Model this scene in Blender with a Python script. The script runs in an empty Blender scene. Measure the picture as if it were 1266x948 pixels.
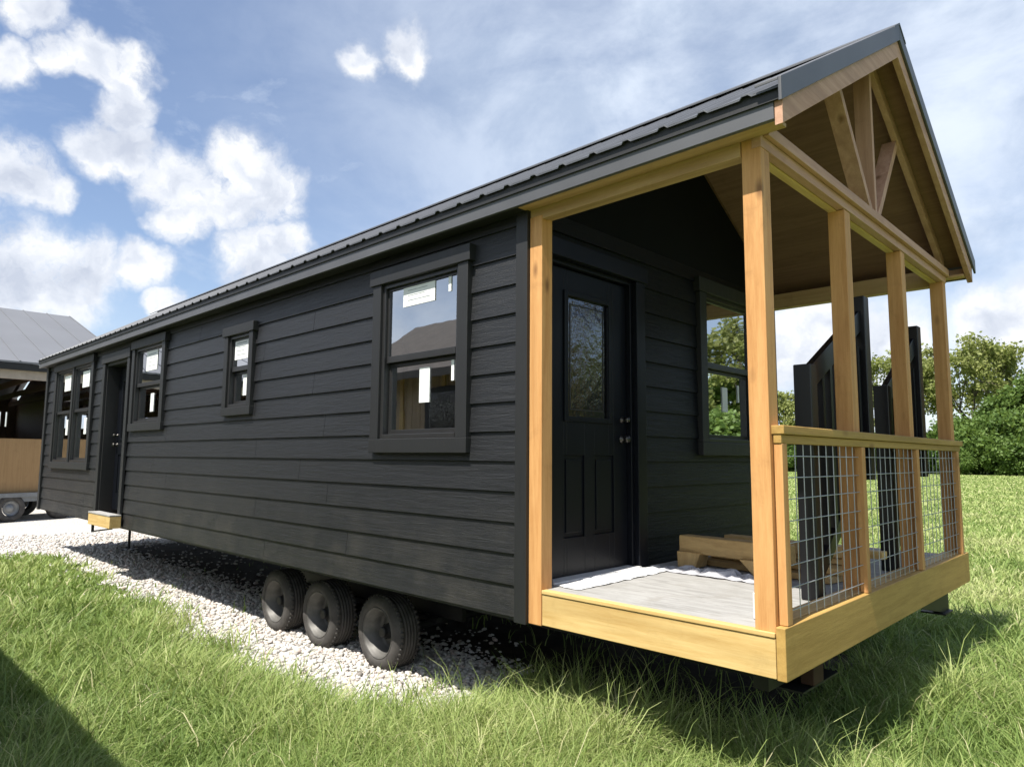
import bpy, math, random
import numpy as np
from mathutils import Matrix, Vector
random.seed(7); rng = np.random.default_rng(11)
S = bpy.context.scene
COL = S.collection
G = -0.74                      # ground level; z = 0 is the underside of the cabin floor frame
rad = math.radians

# ------------------------------------------------------------------ tagging / linking
def tag(o, label=None, cat=None, group=None, kind=None):
    if label: o['label'] = label
    if cat: o['category'] = cat
    if group: o['group'] = group
    if kind: o['kind'] = kind
    return o
def empty(name, loc=(0, 0, 0), rz=0):
    o = bpy.data.objects.new(name, None); COL.objects.link(o)
    o.location = loc; o.rotation_euler = (0, 0, rz); o.empty_display_size = .2
    return o
ROOTS = {}
class MB:
    """collects faces, builds ONE mesh object"""
    def __init__(s): s.v = []; s.f = []
    def quad(s, *p):
        n = len(s.v); s.v += [tuple(q) for q in p]; s.f.append(tuple(range(n, n + len(p)))); return s
    def box(s, x0, x1, y0, y1, z0, z1):
        n = len(s.v)
        s.v += [(x, y, z) for z in (z0, z1) for x, y in ((x0, y0), (x1, y0), (x1, y1), (x0, y1))]
        s.f += [tuple(n + i for i in q) for q in ((3, 2, 1, 0), (4, 5, 6, 7), (0, 1, 5, 4), (1, 2, 6, 5), (2, 3, 7, 6), (3, 0, 4, 7))]
        return s
    def hexa(s, P):            # 8 points: bottom 4 ccw, top 4 ccw
        n = len(s.v); s.v += [tuple(q) for q in P]
        s.f += [tuple(n + i for i in q) for q in ((3, 2, 1, 0), (4, 5, 6, 7), (0, 1, 5, 4), (1, 2, 6, 5), (2, 3, 7, 6), (3, 0, 4, 7))]
        return s
    def bar(s, a, b, w, h, up=(0, 0, 1)):   # rectangular bar from a to b, w across, h along 'up'
        a = Vector(a); b = Vector(b); d = (b - a).normalized(); u = Vector(up)
        sd = d.cross(u).normalized(); u = sd.cross(d).normalized()
        P = []
        for c in (a, b):
            P += [c - sd * w / 2 - u * h / 2, c + sd * w / 2 - u * h / 2, c + sd * w / 2 + u * h / 2, c - sd * w / 2 + u * h / 2]
        n = len(s.v); s.v += [tuple(q) for q in P]
        s.f += [tuple(n + i for i in q) for q in ((3, 2, 1, 0), (4, 5, 6, 7), (0, 1, 5, 4), (1, 2, 6, 5), (2, 3, 7, 6), (3, 0, 4, 7))]
        return s
    def prism_yz(s, x0, x1, pts):           # polygon in yz extruded along x
        n = len(s.v); k = len(pts)
        s.v += [(x0, y, z) for y, z in pts] + [(x1, y, z) for y, z in pts]
        s.f.append(tuple(n + i for i in range(k))[::-1]); s.f.append(tuple(n + k + i for i in range(k)))
        for i in range(k):
            j = (i + 1) % k; s.f.append((n + i, n + j, n + k + j, n + k + i))
        return s
    def prism_xy(s, z0, z1, pts):
        n = len(s.v); k = len(pts)
        s.v += [(x, y, z0) for x, y in pts] + [(x, y, z1) for x, y in pts]
        s.f.append(tuple(n + i for i in range(k))[::-1]); s.f.append(tuple(n + k + i for i in range(k)))
        for i in range(k):
            j = (i + 1) % k; s.f.append((n + i, n + j, n + k + j, n + k + i))
        return s
    def tube(s, a, b, r, n=8, r2=None, cap=True):
        a = Vector(a); b = Vector(b); d = (b - a).normalized()
        u = d.orthogonal().normalized(); w = d.cross(u); r2 = r if r2 is None else r2
        k = len(s.v)
        for c, q in ((a, r), (b, r2)):
            for i in range(n):
                t = 2 * math.pi * i / n; s.v.append(tuple(c + (u * math.cos(t) + w * math.sin(t)) * q))
        for i in range(n):
            j = (i + 1) % n; s.f.append((k + i, k + j, k + n + j, k + n + i))
        if cap: s.f.append(tuple(k + i for i in range(n))[::-1]); s.f.append(tuple(k + n + i for i in range(n)))
        return s
    def lathe_y(s, c, prof, n=40, ax=(0, 1, 0)):   # prof: (offset along axis, radius)
        a = Vector(ax).normalized(); u = a.orthogonal().normalized(); w = a.cross(u); k = len(s.v); c = Vector(c)
        for o_, r in prof:
            for i in range(n):
                t = 2 * math.pi * i / n; s.v.append(tuple(c + a * o_ + (u * math.cos(t) + w * math.sin(t)) * r))
        for m in range(len(prof) - 1):
            for i in range(n):
                j = (i + 1) % n; s.f.append((k + m * n + i, k + m * n + j, k + (m + 1) * n + j, k + (m + 1) * n + i))
        return s
    def build(s, name, mat, parent=None, bevel=0, smooth=False, origin=None, segs=2):
        o0 = Vector((0, 0, 0))
        if parent is not None:
            q = parent
            while q is not None: o0 = o0 + q.location; q = q.parent
        if origin is not None: off = Vector(origin)
        elif parent is not None: off = o0
        else: off = Vector((0, 0, 0))
        m = bpy.data.meshes.new(name)
        m.from_pydata([tuple(Vector(p) - off) for p in s.v], [], s.f); m.update()
        import bmesh
        bm = bmesh.new(); bm.from_mesh(m); bmesh.ops.recalc_face_normals(bm, faces=bm.faces); bm.to_mesh(m); bm.free()
        if mat: m.materials.append(mat)
        if smooth: m.polygons.foreach_set('use_smooth', [True] * len(m.polygons))
        o = bpy.data.objects.new(name, m); COL.objects.link(o)
        o.location = off - o0 if parent is not None else off
        if parent is not None: o.parent = parent
        if bevel:
            b = o.modifiers.new('b', 'BEVEL'); b.width = bevel; b.segments = segs; b.limit_method = 'ANGLE'; b.angle_limit = rad(40)
            o.modifiers.new('w', 'WEIGHTED_NORMAL'); m.polygons.foreach_set('use_smooth', [True] * len(m.polygons))
        return o
def np_mesh(name, V, F, mat, attr=None, k=3, smooth=False):
    """fast mesh from numpy arrays. F (n,k)"""
    m = bpy.data.meshes.new(name); n = len(F)
    m.vertices.add(len(V)); m.vertices.foreach_set('co', np.ascontiguousarray(V, dtype=np.float32).ravel())
    m.loops.add(n * k); m.loops.foreach_set('vertex_index', np.ascontiguousarray(F, dtype=np.int32).ravel())
    m.polygons.add(n); m.polygons.foreach_set('loop_start', np.arange(0, n * k, k, dtype=np.int32))
    m.polygons.foreach_set('loop_total', np.full(n, k, dtype=np.int32))
    if smooth: m.polygons.foreach_set('use_smooth', np.ones(n, dtype=bool))
    m.update(calc_edges=True)
    if attr is not None:
        a = m.attributes.new('tint', 'FLOAT', 'POINT'); a.data.foreach_set('value', attr.astype(np.float32))
    m.materials.append(mat)
    return m
def link_mesh(name, m, parent=None, loc=(0, 0, 0)):
    o = bpy.data.objects.new(name, m); COL.objects.link(o); o.location = loc
    if parent is not None: o.parent = parent
    return o

# ------------------------------------------------------------------ materials
class NT:
    def __init__(s, name):
        s.m = bpy.data.materials.new(name); s.m.use_nodes = True; s.t = s.m.node_tree
        s.b = s.t.nodes['Principled BSDF']; s.out = s.t.nodes['Material Output']
    def n(s, typ, **kw):
        x = s.t.nodes.new(typ)
        for k_, v in kw.items():
            if k_ in x.inputs: x.inputs[k_].default_value = v
            else: setattr(x, k_, v)
        return x
    def l(s, a, b): s.t.links.new(a, b)
    def coord(s, scale=(1, 1, 1), kind='Object', rot=(0, 0, 0)):
        c = s.n('ShaderNodeTexCoord'); m = s.n('ShaderNodeMapping'); m.inputs['Scale'].default_value = scale
        m.inputs['Rotation'].default_value = rot
        s.l(c.outputs[kind], m.inputs['Vector']); return m.outputs['Vector']
    def noise(s, vec, scale, detail=4, rough=.55, dist=0):
        x = s.n('ShaderNodeTexNoise'); x.inputs['Scale'].default_value = scale; x.inputs['Detail'].default_value = detail
        x.inputs['Roughness'].default_value = rough; x.inputs['Distortion'].default_value = dist
        if vec is not None: s.l(vec, x.inputs['Vector'])
        return x.outputs['Fac']
    def ramp(s, fac, stops):
        r = s.n('ShaderNodeValToRGB'); e = r.color_ramp.elements
        while len(e) < len(stops): e.new(.5)
        for q, (p, c) in zip(e, stops): q.position = p; q.color = (*c, 1) if len(c) == 3 else c
        s.l(fac, r.inputs['Fac']); return r.outputs['Color']
    def mix(s, fac, a, b, mode='MIX'):
        x = s.n('ShaderNodeMix', data_type='RGBA', blend_type=mode)
        for sk, v in ((x.inputs[0], fac), (x.inputs[6], a), (x.inputs[7], b)):
            if isinstance(v, (int, float)): sk.default_value = v
            elif isinstance(v, tuple): sk.default_value = (*v, 1) if len(v) == 3 else v
            else: s.l(v, sk)
        return x.outputs[2]
    def math(s, op, a, b=0., c=None, clamp=False):
        x = s.n('ShaderNodeMath', operation=op); x.use_clamp = clamp
        for i, v in enumerate((a, b) + ((c,) if c is not None else ())):
            if isinstance(v, (int, float)): x.inputs[i].default_value = v
            else: s.l(v, x.inputs[i])
        return x.outputs[0]
    def bump(s, h, strength=.3, dist=.01):
        x = s.n('ShaderNodeBump'); x.inputs['Strength'].default_value = strength; x.inputs['Distance'].default_value = dist
        s.l(h, x.inputs['Height']); s.l(x.outputs['Normal'], s.b.inputs['Normal'])
    def col(s, c):
        if isinstance(c, tuple): s.b.inputs['Base Color'].default_value = (*c, 1)
        else: s.l(c, s.b.inputs['Base Color'])
    def rough(s, r, spec=.5, metal=0):
        if isinstance(r, (int, float)): s.b.inputs['Roughness'].default_value = r
        else: s.l(r, s.b.inputs['Roughness'])
        s.b.inputs['Specular IOR Level'].default_value = spec; s.b.inputs['Metallic'].default_value = metal
def simple(name, c, r=.6, spec=.5, metal=0, var=.15, scale=6, bump=0):
    t = NT(name); v = t.coord(); f = t.noise(v, scale, 5)
    lo = tuple(x * (1 - var) for x in c); hi = tuple(min(1, x * (1 + var)) for x in c)
    t.col(t.ramp(f, [(.3, lo), (.7, hi)])); t.rough(r, spec, metal)
    if bump: t.bump(t.noise(v, scale * 12, 3), bump, .004)
    return t.m
def smooth_n(t, v, a, b):
    m = t.n('ShaderNodeMapRange', interpolation_type='SMOOTHSTEP'); m.inputs['From Min'].default_value = a; m.inputs['From Max'].default_value = b; t.l(v, m.inputs['Value']); return m.outputs[0]
def wood(name, axis, light, dark, knot=(.16, .07, .025), rough=.62, knots=True, ring=1.0, pale=.5):
    """long-grain lumber; axis = direction of the grain"""
    t = NT(name)
    sc = [9, 9, 9]; sc['XYZ'.index(axis)] = .55
    v = t.coord(tuple(sc)); oi = t.n('ShaderNodeObjectInfo')
    ad = t.n('ShaderNodeVectorMath', operation='ADD'); t.l(v, ad.inputs[0])
    cb = t.n('ShaderNodeCombineXYZ'); m = t.math('MULTIPLY', oi.outputs['Random'], 37.)
    t.l(m, cb.inputs[0]); t.l(m, cb.inputs[1]); t.l(m, cb.inputs[2]); t.l(cb.outputs[0], ad.inputs[1])
    n1 = t.noise(ad.outputs[0], 1.0, 2, .5)
    w = t.math('MULTIPLY', n1, 26. * ring); w = t.math('SINE', w)
    w = t.math('MULTIPLY_ADD', w, .5, .5)
    n2 = t.noise(ad.outputs[0], 5.5, 8, .75, .3); n3 = t.noise(ad.outputs[0], 17., 4, .7)
    f = t.math('ADD', t.math('MULTIPLY', w, .13), t.math('ADD', t.math('MULTIPLY', n2, .56), t.math('MULTIPLY', n3, .32)))
    c = t.ramp(f, [(.36, dark), (.52, tuple((a * .55 + b * .45) for a, b in zip(light, dark))), (.66, light)])
    big = t.noise(t.coord((.8, .8, .8)), 1.7, 3)
    c = t.mix(t.math('MULTIPLY', big, pale), c, tuple(min(1, q * 1.12) for q in light))
    if knots:
        stk_ = t.noise(ad.outputs[0], .55, 3, .6); c = t.mix(t.math('MULTIPLY', smooth_n(t, stk_, .5, .72), .45), c, tuple(q * .62 for q in dark))
        s3 = [4.5, 4.5, 4.5]; s3['XYZ'.index(axis)] = 1.9
        vc = t.coord(tuple(s3)); vo = t.n('ShaderNodeTexVoronoi', feature='F1'); vo.inputs['Scale'].default_value = 1.
        vo.inputs['Randomness'].default_value = 1
        a2 = t.n('ShaderNodeVectorMath', operation='ADD'); t.l(vc, a2.inputs[0]); t.l(cb.outputs[0], a2.inputs[1]); t.l(a2.outputs[0], vo.inputs['Vector'])
        k = t.math('SMOOTH_MIN', vo.outputs['Distance'], 1., .01)
        mr = t.n('ShaderNodeMapRange'); mr.inputs['From Min'].default_value = .03; mr.inputs['From Max'].default_value = .13
        mr.inputs['To Min'].default_value = 1; mr.inputs['To Max'].default_value = 0; t.l(k, mr.inputs['Value'])
        c = t.mix(t.math('MULTIPLY', mr.outputs[0], .8), c, knot)
    sm = smooth_n(t, t.noise(t.coord((1, 1, 1)), 5., 7, .7, .5), .52, .78)
    c = t.mix(t.math('MULTIPLY', sm, .30), c, tuple(q * .5 for q in dark))
    t.col(c); t.rough(rough, .35); t.bump(f, .5, .003)
    return t.m
OR = (.62, .34, .135); OD = (.41, .18, .055)
YL = (.66, .48, .21); YD = (.46, .28, .09)
M = {}
for a in 'XYZ':
    M['post' + a] = wood('orange_fir_' + a, a, OR, OD)
    M['pine' + a] = wood('yellow_pine_' + a, a, YL, YD, knot=(.22, .12, .05))
    M['truss' + a] = wood('pale_spruce_' + a, a, (.56, .34, .235), (.38, .20, .125))
    M['old' + a] = wood('weathered_lumber_' + a, a, (.58, .40, .18), (.36, .22, .085))
M['ochre'] = wood('ochre_pine', 'Y', (.48, .305, .095), (.31, .18, .048), knot=(.2, .09, .03))
M['hdr'] = wood('tan_header_lumber', 'X', (.52, .345, .18), (.35, .205, .09))
M['ply'] = wood('brown_sheathing', 'X', (.27, .155, .10), (.18, .10, .062), knots=False, rough=.75)
def m_deck():
    t = NT('dusty_pale_deck'); v = t.coord((1.2, 7, 7)); v2 = t.coord()
    f = t.noise(v, 2.4, 8, .7, 1.5); st = t.noise(v2, 3.1, 7, .65, .8); sp = t.noise(v2, 26, 4, .7)
    c = t.ramp(f, [(.3, (.23, .225, .215)), (.5, (.33, .325, .315)), (.75, (.42, .415, .41))])
    c = t.mix(t.math('MULTIPLY', smooth_n(t, st, .5, .72), .5), c, (.25, .235, .21))
    c = t.mix(t.math('MULTIPLY', smooth_n(t, sp, .62, .75), .4), c, (.2, .19, .17))
    t.col(c); t.rough(.85, .2); t.bump(f, .4, .004); return t.m
M['deck'] = m_deck()
def paint_black(name, base=(.0118, .0126, .0148), grain='X', r=.40, b=1.0, spec=.5):
    t = NT(name); sc = [14, 14, 14]; sc['XYZ'.index(grain)] = 1.1
    v = t.coord(tuple(sc)); f = t.noise(v, 2.6, 8, .75, .6); f2 = t.noise(t.coord((1, 1, 1)), .7, 4)
    t.col(t.mix(f2, tuple(x * .8 for x in base), tuple(x * 1.35 for x in base)))
    t.rough(t.math('MULTIPLY_ADD', f, .3, r - .1), spec)
    if grain == 'X':     # dust and splashed mud on the lowest boards
        g = t.n('ShaderNodeNewGeometry'); sp = t.n('ShaderNodeSeparateXYZ'); t.l(g.outputs['Position'], sp.inputs[0])
        low = smooth_n(t, sp.outputs[2], 1.0, -.05); dn = smooth_n(t, t.noise(t.coord((1, 1, 1)), 3.5, 8, .7), .38, .75)
        q = t.b.inputs['Base Color'].links[0].from_socket
        t.col(t.mix(t.math('MULTIPLY', t.math('MULTIPLY', low, dn), .35), q, (.075, .068, .058)))
    t.bump(f, b, .006); return t.m
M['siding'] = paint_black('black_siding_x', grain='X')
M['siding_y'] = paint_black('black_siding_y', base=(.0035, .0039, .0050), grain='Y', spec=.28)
M['trim'] = paint_black('black_trim', base=(.013, .0136, .015), grain='Z', r=.5, b=.25)
M['vinyl'] = simple('black_window_vinyl', (.022, .022, .023), .35, .5, var=.1)
M['doorp'] = simple('black_door_paint', (.0035, .0044, .0075), .38, .3, var=.1)
M['metal'] = simple('charcoal_roof_metal', (.09, .094, .104), .5, .5, .3, var=.12, scale=2)
M['eave'] = simple('charcoal_eave_metal', (.095, .096, .104), .45, .5, .2, var=.12, scale=2)
M['steel'] = simple('black_chassis_steel', (.012, .012, .013), .55, .4, var=.3)
M['rust'] = simple('red_oxide_steel', (.04, .018, .012), .7, .3, var=.3)
M['rubber'] = simple('dusty_tyre_rubber', (.062, .058, .055), .82, .3, var=.35, scale=9, bump=.4)
M['rim'] = simple('dusty_steel_rim', (.10, .096, .09), .55, .5, .2, var=.35, scale=12)
M['hub'] = simple('greasy_hub', (.02, .02, .02), .5, .5, .3, var=.3)
M['wire'] = simple('galvanised_wire', (.48, .50, .54), .4, .5, .6, var=.2)
M['bposts'] = simple('black_painted_rail', (.006, .006, .008), .35, .5, var=.2)
M['sticker'] = simple('white_paper_label', (.78, .80, .79), .6, .3, var=.04)
M['ink'] = simple('grey_print', (.33, .36, .38), .6, .3, var=.1)
M['plastic'] = simple('white_wrap', (.72, .72, .72), .5, .4, var=.12, scale=14)
M['crump'] = simple('grey_paper_wrap', (.40, .40, .43), .6, .4, var=.3, scale=14)
M['inner'] = simple('interior_board', (.16, .13, .10), .8, .2, var=.3)
M['chrome'] = simple('dark_nickel', (.10, .095, .09), .4, .5, .9)
M['ceil_dark'] = simple('dark_gable', (.0032, .0036, .005), .7, .15)
def glass(name, tint=(.62, .66, .64), refl=.44, ro=.015):
    t = NT(name); t.t.nodes.remove(t.b)
    tr = t.n('ShaderNodeBsdfTransparent'); tr.inputs['Color'].default_value = (*tint, 1)
    gl = t.n('ShaderNodeBsdfGlossy'); gl.inputs['Roughness'].default_value = ro; gl.inputs['Color'].default_value = (.95, .97, 1, 1)
    wv = t.noise(t.coord(), 1.3 if ro < .05 else 14, 3); bp = t.n('ShaderNodeBump'); bp.inputs['Strength'].default_value = .12 if ro < .05 else .5; bp.inputs['Distance'].default_value = .01
    t.l(wv, bp.inputs['Height']); t.l(bp.outputs[0], gl.inputs['Normal'])
    fr = t.n('ShaderNodeFresnel'); fr.inputs['IOR'].default_value = 1.5
    f = t.math('MULTIPLY_ADD', fr.outputs[0], 1.6, refl, clamp=True)
    mx = t.n('ShaderNodeMixShader'); t.l(f, mx.inputs[0]); t.l(tr.outputs[0], mx.inputs[1]); t.l(gl.outputs[0], mx.inputs[2])
    t.l(mx.outputs[0], t.out.inputs['Surface']); return t.m
M['glass'] = glass('window_glass'); M['dglass'] = glass('textured_door_glass', (.13, .14, .14), .13, .12)

# grass and leaf materials: colour follows each blade's own tint
def foliage(name, stops, rough=.55, trans=.25):
    t = NT(name); a = t.n('ShaderNodeAttribute', attribute_name='tint')
    c = t.ramp(a.outputs['Fac'], stops); t.col(c); t.rough(rough, .3)
    tb = t.n('ShaderNodeBsdfTranslucent'); t.l(t.mix(.35, c, (.20, .26, .03)), tb.inputs['Color'])
    mx = t.n('ShaderNodeMixShader'); mx.inputs[0].default_value = trans
    t.l(t.b.outputs[0], mx.inputs[1]); t.l(tb.outputs[0], mx.inputs[2]); t.l(mx.outputs[0], t.out.inputs['Surface'])
    return t.m
M['grass'] = foliage('grass_blades', [(0, (.09, .155, .035)), (.35, (.215, .31, .08)), (.7, (.40, .47, .165)), (.9, (.52, .54, .26)), (1, (.64, .58, .36))], trans=.38)
M['leafA'] = foliage('spring_leaves', [(0, (.15, .18, .05)), (.5, (.27, .30, .09)), (1, (.40, .42, .18))], trans=.45)
M['leafB'] = foliage('dense_leaves', [(0, (.055, .10, .022)), (.5, (.13, .21, .05)), (1, (.22, .31, .09))], trans=.42)
M['bark'] = simple('grey_bark', (.12, .10, .08), .9, .2, var=.4, scale=3)

def m_ground():
    t = NT('meadow_soil'); v = t.coord()
    big = t.noise(v, .12, 5, .6); mid = t.noise(v, 1.6, 6, .65); fine = t.noise(v, 22, 4, .7)
    c = t.ramp(mid, [(.25, (.09, .13, .035)), (.5, (.15, .21, .06)), (.75, (.24, .30, .10))])
    c = t.mix(t.math('MULTIPLY', big, .8), c, (.28, .34, .12))
    c = t.mix(t.math('MULTIPLY', fine, .5), c, (.11, .16, .045))
    t.col(c); t.rough(.95, .1); t.bump(t.noise(v, 9, 6, .7), .9, .12); return t.m
M['ground'] = m_ground()
def m_gravel():
    t = NT('white_limestone_gravel'); v = t.coord()
    vo = t.n('ShaderNodeTexVoronoi'); vo.inputs['Scale'].default_value = 34; t.l(v, vo.inputs['Vector'])
    g = t.ramp(vo.outputs['Distance'], [(0, (.64, .62, .59)), (.5, (.50, .48, .45)), (.85, (.24, .22, .20))])
    hue = t.n('ShaderNodeSeparateColor'); t.l(vo.outputs['Color'], hue.inputs[0])
    g = t.mix(t.math('MULTIPLY', hue.outputs[0], .5), g, (.62, .58, .53))
    d = t.noise(v, .8, 5); g = t.mix(t.math('MULTIPLY', d, .3), g, (.50, .47, .42))
    t.col(g); t.rough(.95, .1)
    inv = t.math('SUBTRACT', 1., vo.outputs['Distance']); t.bump(inv, 1., .02); return t.m
M['gravel'] = m_gravel()
def m_stone():
    t = NT('crushed_limestone'); a = t.n('ShaderNodeAttribute', attribute_name='tint')
    c = t.ramp(a.outputs['Fac'], [(0, (.22, .20, .18)), (.3, (.48, .46, .43)), (.75, (.64, .62, .59)), (1, (.52, .41, .36))])
    t.col(c); t.rough(.9, .2); return t.m
M['stone'] = m_stone()

# ------------------------------------------------------------------ THE CABIN
X0, X1 = -13.60, -1.56       # closed part of the cabin (x), porch goes on to x = 0
W = 3.66; YC = W / 2
EY = -.14                    # eave line
ZE, ZR = 2.715, 3.90         # top of roof at eave and ridge
SL = (ZR - ZE) / (YC - EY)
house = empty('tiny_house', (-6.8, YC, G))
tag(house, 'black lap sided cabin on trailer wheels with open wooden front porch and metal roof', 'tiny house')

def zroof(y): return ZR - SL * abs(y - YC)
# --- lap siding helpers
def cut(r, holes):
    """subtract rectangles (a0,a1,b0,b1) from r"""
    out = [r]
    for h in holes:
        nx = []
        for q in out:
            a0, a1, b0, b1 = q; c0, c1, d0, d1 = h
            if c1 <= a0 or c0 >= a1 or d1 <= b0 or d0 >= b1: nx.append(q); continue
            if c0 > a0: nx.append((a0, c0, b0, b1))
            if c1 < a1: nx.append((c1, a1, b0, b1))
            m0, m1 = max(a0, c0), min(a1, c1)
            if d0 > b0: nx.append((m0, m1, b0, d0))
            if d1 < b1: nx.append((m0, m1, d1, b1))
        out = nx
    return out
def siding(name, mat, a0, a1, b0, b1, holes, P, off, pitch=.19, z_ref=.96, joints=True):
    """P(a, z, out) -> point; boards lap, bottom edge proud"""
    mb = MB(); k0 = math.floor((b0 - z_ref) / pitch); k = k0
    while z_ref + k * pitch < b1:
        z0 = z_ref + k * pitch; z1 = z0 + pitch
        zz0, zz1 = max(z0, b0), min(z1, b1); k += 1
        if zz1 - zz0 < .01: continue
        js = [a0]
        if joints:
            x = a0 + random.uniform(.8, 3.6)
            while x < a1 - .6: js += [x, x + .0045]; x += 3.66
        js.append(a1)
        for i in range(0, len(js), 2):
            for (p0, p1, q0, q1) in cut((js[i], js[i + 1], zz0, zz1), holes):
                def o(z): return .022 - .016 * (z - z0) / pitch
                mb.hexa([P(p0, q0, -.004), P(p1, q0, -.004), P(p1, q0, o(q0)), P(p0, q0, o(q0)),
                         P(p0, q1, -.004), P(p1, q1, -.004), P(p1, q1, o(q1)), P(p0, q1, o(q1))])
    return mb.build(name, mat, off)
PS = lambda a, z, o: (a, .022 - o, z)              # near long wall (faces -y), outer face at y=0
PN = lambda a, z, o: (a, W - .022 + o, z)          # far long wall
PF = lambda a, z, o: (X1 - .022 + o, a, z)         # porch wall (faces +x)
PB = lambda a, z, o: (X0 + .022 - o, a, z)         # far end wall

# windows on the near wall: (x0,x1,z0,z1 of casing, units)
WIN = [dict(x=(-3.23, -2.11), z=(1.01, 2.43), n=1, cw=.105, name='big'),
       dict(x=(-5.98, -5.32), z=(1.39, 2.32), n=1, cw=.085, name='small'),
       dict(x=(-8.93, -7.72), z=(1.29, 2.50), n=1, cw=.10, name='mid'),
       dict(x=(-12.98, -10.70), z=(.74, 2.52), n=2, cw=.11, name='double')]
DX = (-10.22, -9.02)   # far door casing
holes = [(w['x'][0] + .05, w['x'][1] - .05, w['z'][0] + .05, w['z'][1] - .05) for w in WIN] + [(DX[0] + .06, DX[1] - .06, -.01, 2.36)]
TOPW = 2.57
siding('side_siding', M['siding'], X0 + .09, X1 - .10, -.01, TOPW, holes, PS, house)
siding('side_siding', M['siding'], X0 + .09, X1 - .10, -.01, TOPW, [(-9.4, -8.2, 1.0, 2.4)], PN, house)  # unseen opening added in the far wall to let daylight into the rooms
siding('end_siding', M['siding_y'], .0, W, -.01, TOPW, [], PB, house)
pd = (.18, 1.14, .19, 2.30); pw = (2.19, 3.14, 1.09, 2.44)
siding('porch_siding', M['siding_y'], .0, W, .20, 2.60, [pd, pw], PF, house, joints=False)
g = MB(); g.prism_yz(X1 - .10, X1 - .02, [(.02, 2.60), (W - .02, 2.60), (W - .02, zroof(0) - .09), (YC, ZR - .12), (.02, zroof(0) - .09)]); g.build('gable_panel', M['ceil_dark'], house)
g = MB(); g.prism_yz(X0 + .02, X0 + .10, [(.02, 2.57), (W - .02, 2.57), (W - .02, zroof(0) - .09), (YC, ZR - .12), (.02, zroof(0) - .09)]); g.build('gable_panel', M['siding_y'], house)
# corner boards
def corner(x0, x1, y0, y1, z0=-.012, z1=2.57): MB().box(x0, x1, y0, y1, z0, z1).build('corner_trim', M['trim'], house, .003)
corner(X1 - .10, X1 - .002, -.028, .012); corner(X0 - .02, X0 + .09, -.028, .012)
corner(X1 - .10, X1 - .002, W - .012, W + .028); corner(X0 - .02, X0 + .09, W - .012, W + .028)
# inner shell (inner faces of walls, floor, ceiling)
sh = MB()
for (a0, a1, b0, b1) in cut((X0 + .1, X1 - .1, .12, 2.55), holes): sh.box(a0, a1, .09, .10, b0, b1)
for (a0, a1, b0, b1) in cut((X0 + .1, X1 - .1, .12, 2.55), [(-9.4, -8.2, 1.0, 2.4)]): sh.box(a0, a1, W - .10, W - .09, b0, b1)
for (a0, a1, b0, b1) in cut((.1, W - .1, .12, 2.55), [pd, pw]): sh.box(X1 - .115, X1 - .105, a0, a1, b0, b1)
sh.box(X0 + .1, X0 + .11, .1, W - .1, .12, 2.55); sh.box(X0 + .1, X1 - .12, .1, W - .1, 2.551, 2.56)
for xx in (-4.6, -7.2, -10.3): sh.box(xx, xx + .09, 1.3, W - .11, .12, 2.55)
sh.build('interior_walls', M['inner'], house)
MB().box(X0 + .03, X1 - .03, .03, W - .03, .0, .115).build('floor', M['inner'], house)

# ---- one window unit on the near wall (or with a transform function)
def win_unit(T, a0, a1, z0, z1, parent, stick, ratio=.5, ins=0.):
    """T(a, out, z) -> point. a0..z1 = opening of the vinyl frame; two sashes"""
    def bx(mb, p0, p1, o0, o1, q0, q1):
        mb.hexa([T(p0, o0, q0), T(p1, o0, q0), T(p1, o1, q0), T(p0, o1, q0), T(p0, o0, q1), T(p1, o0, q1), T(p1, o1, q1), T(p0, o1, q1)])
    zm = z0 + (z1 - z0) * ratio; fw = .035
    f = MB()   # outer vinyl frame
    bx(f, a0, a0 + fw, -.07, .012, z0, z1); bx(f, a1 - fw, a1, -.07, .012, z0, z1)
    bx(f, a0 + fw, a1 - fw, -.07, .012, z1 - fw, z1); bx(f, a0 + fw, a1 - fw, -.07, .016, z0, z0 + fw)
    f.build('frame', M['vinyl'], parent, .003)
    i0, i1 = a0 + fw, a1 - fw
    for nm, (q0, q1, oo) in (('upper_sash', (zm, z1 - fw, -.012)), ('lower_sash', (z0 + fw, zm, -.042))):
        s = MB(); sw = .022 if nm == 'upper_sash' else .034
        bx(s, i0, i0 + sw, oo - .02, oo, q0, q1); bx(s, i1 - sw, i1, oo - .02, oo, q0, q1)
        bx(s, i0 + sw, i1 - sw, oo - .02, oo, q1 - sw, q1)
        mr = .05 if nm == 'upper_sash' else .035
        bx(s, i0 + sw, i1 - sw, oo - .02, oo + (.008 if nm == 'upper_sash' else 0), q0, q0 + mr)
        s.build(nm, M['vinyl'], parent, .002)
        gm = MB(); gm.quad(T(i0 + sw, oo - .010, q0 + mr), T(i1 - sw, oo - .010, q0 + mr), T(i1 - sw, oo - .010, q1 - sw), T(i0 + sw, oo - .010, q1 - sw))
        gm.build('glass_pane', M['glass'], parent)
    for (s0, s1, t0, t1, up, ink) in stick:
        oo = -.016 if up else -.046
        st = MB(); bx(st, s0, s1, oo - .0015, oo, t0, t1); st.build('sticker', M['sticker'], parent)
        if ink:
            ik = MB(); n = 4
            hh = (t1 - t0) / (n + 1)
            for i in range(n):
                zz = t1 - hh * (i + .75); w_ = (s1 - s0)
                e = s1 - w_ * (.15 + .25 * ((i * 7) % 3) / 3)
                bx(ik, s0 + w_ * .15, e, oo + .0005, oo + .0015, zz - hh * (.22 if i == 0 else .1), zz)
            ik.build('sticker_print', M['ink'], parent)
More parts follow.
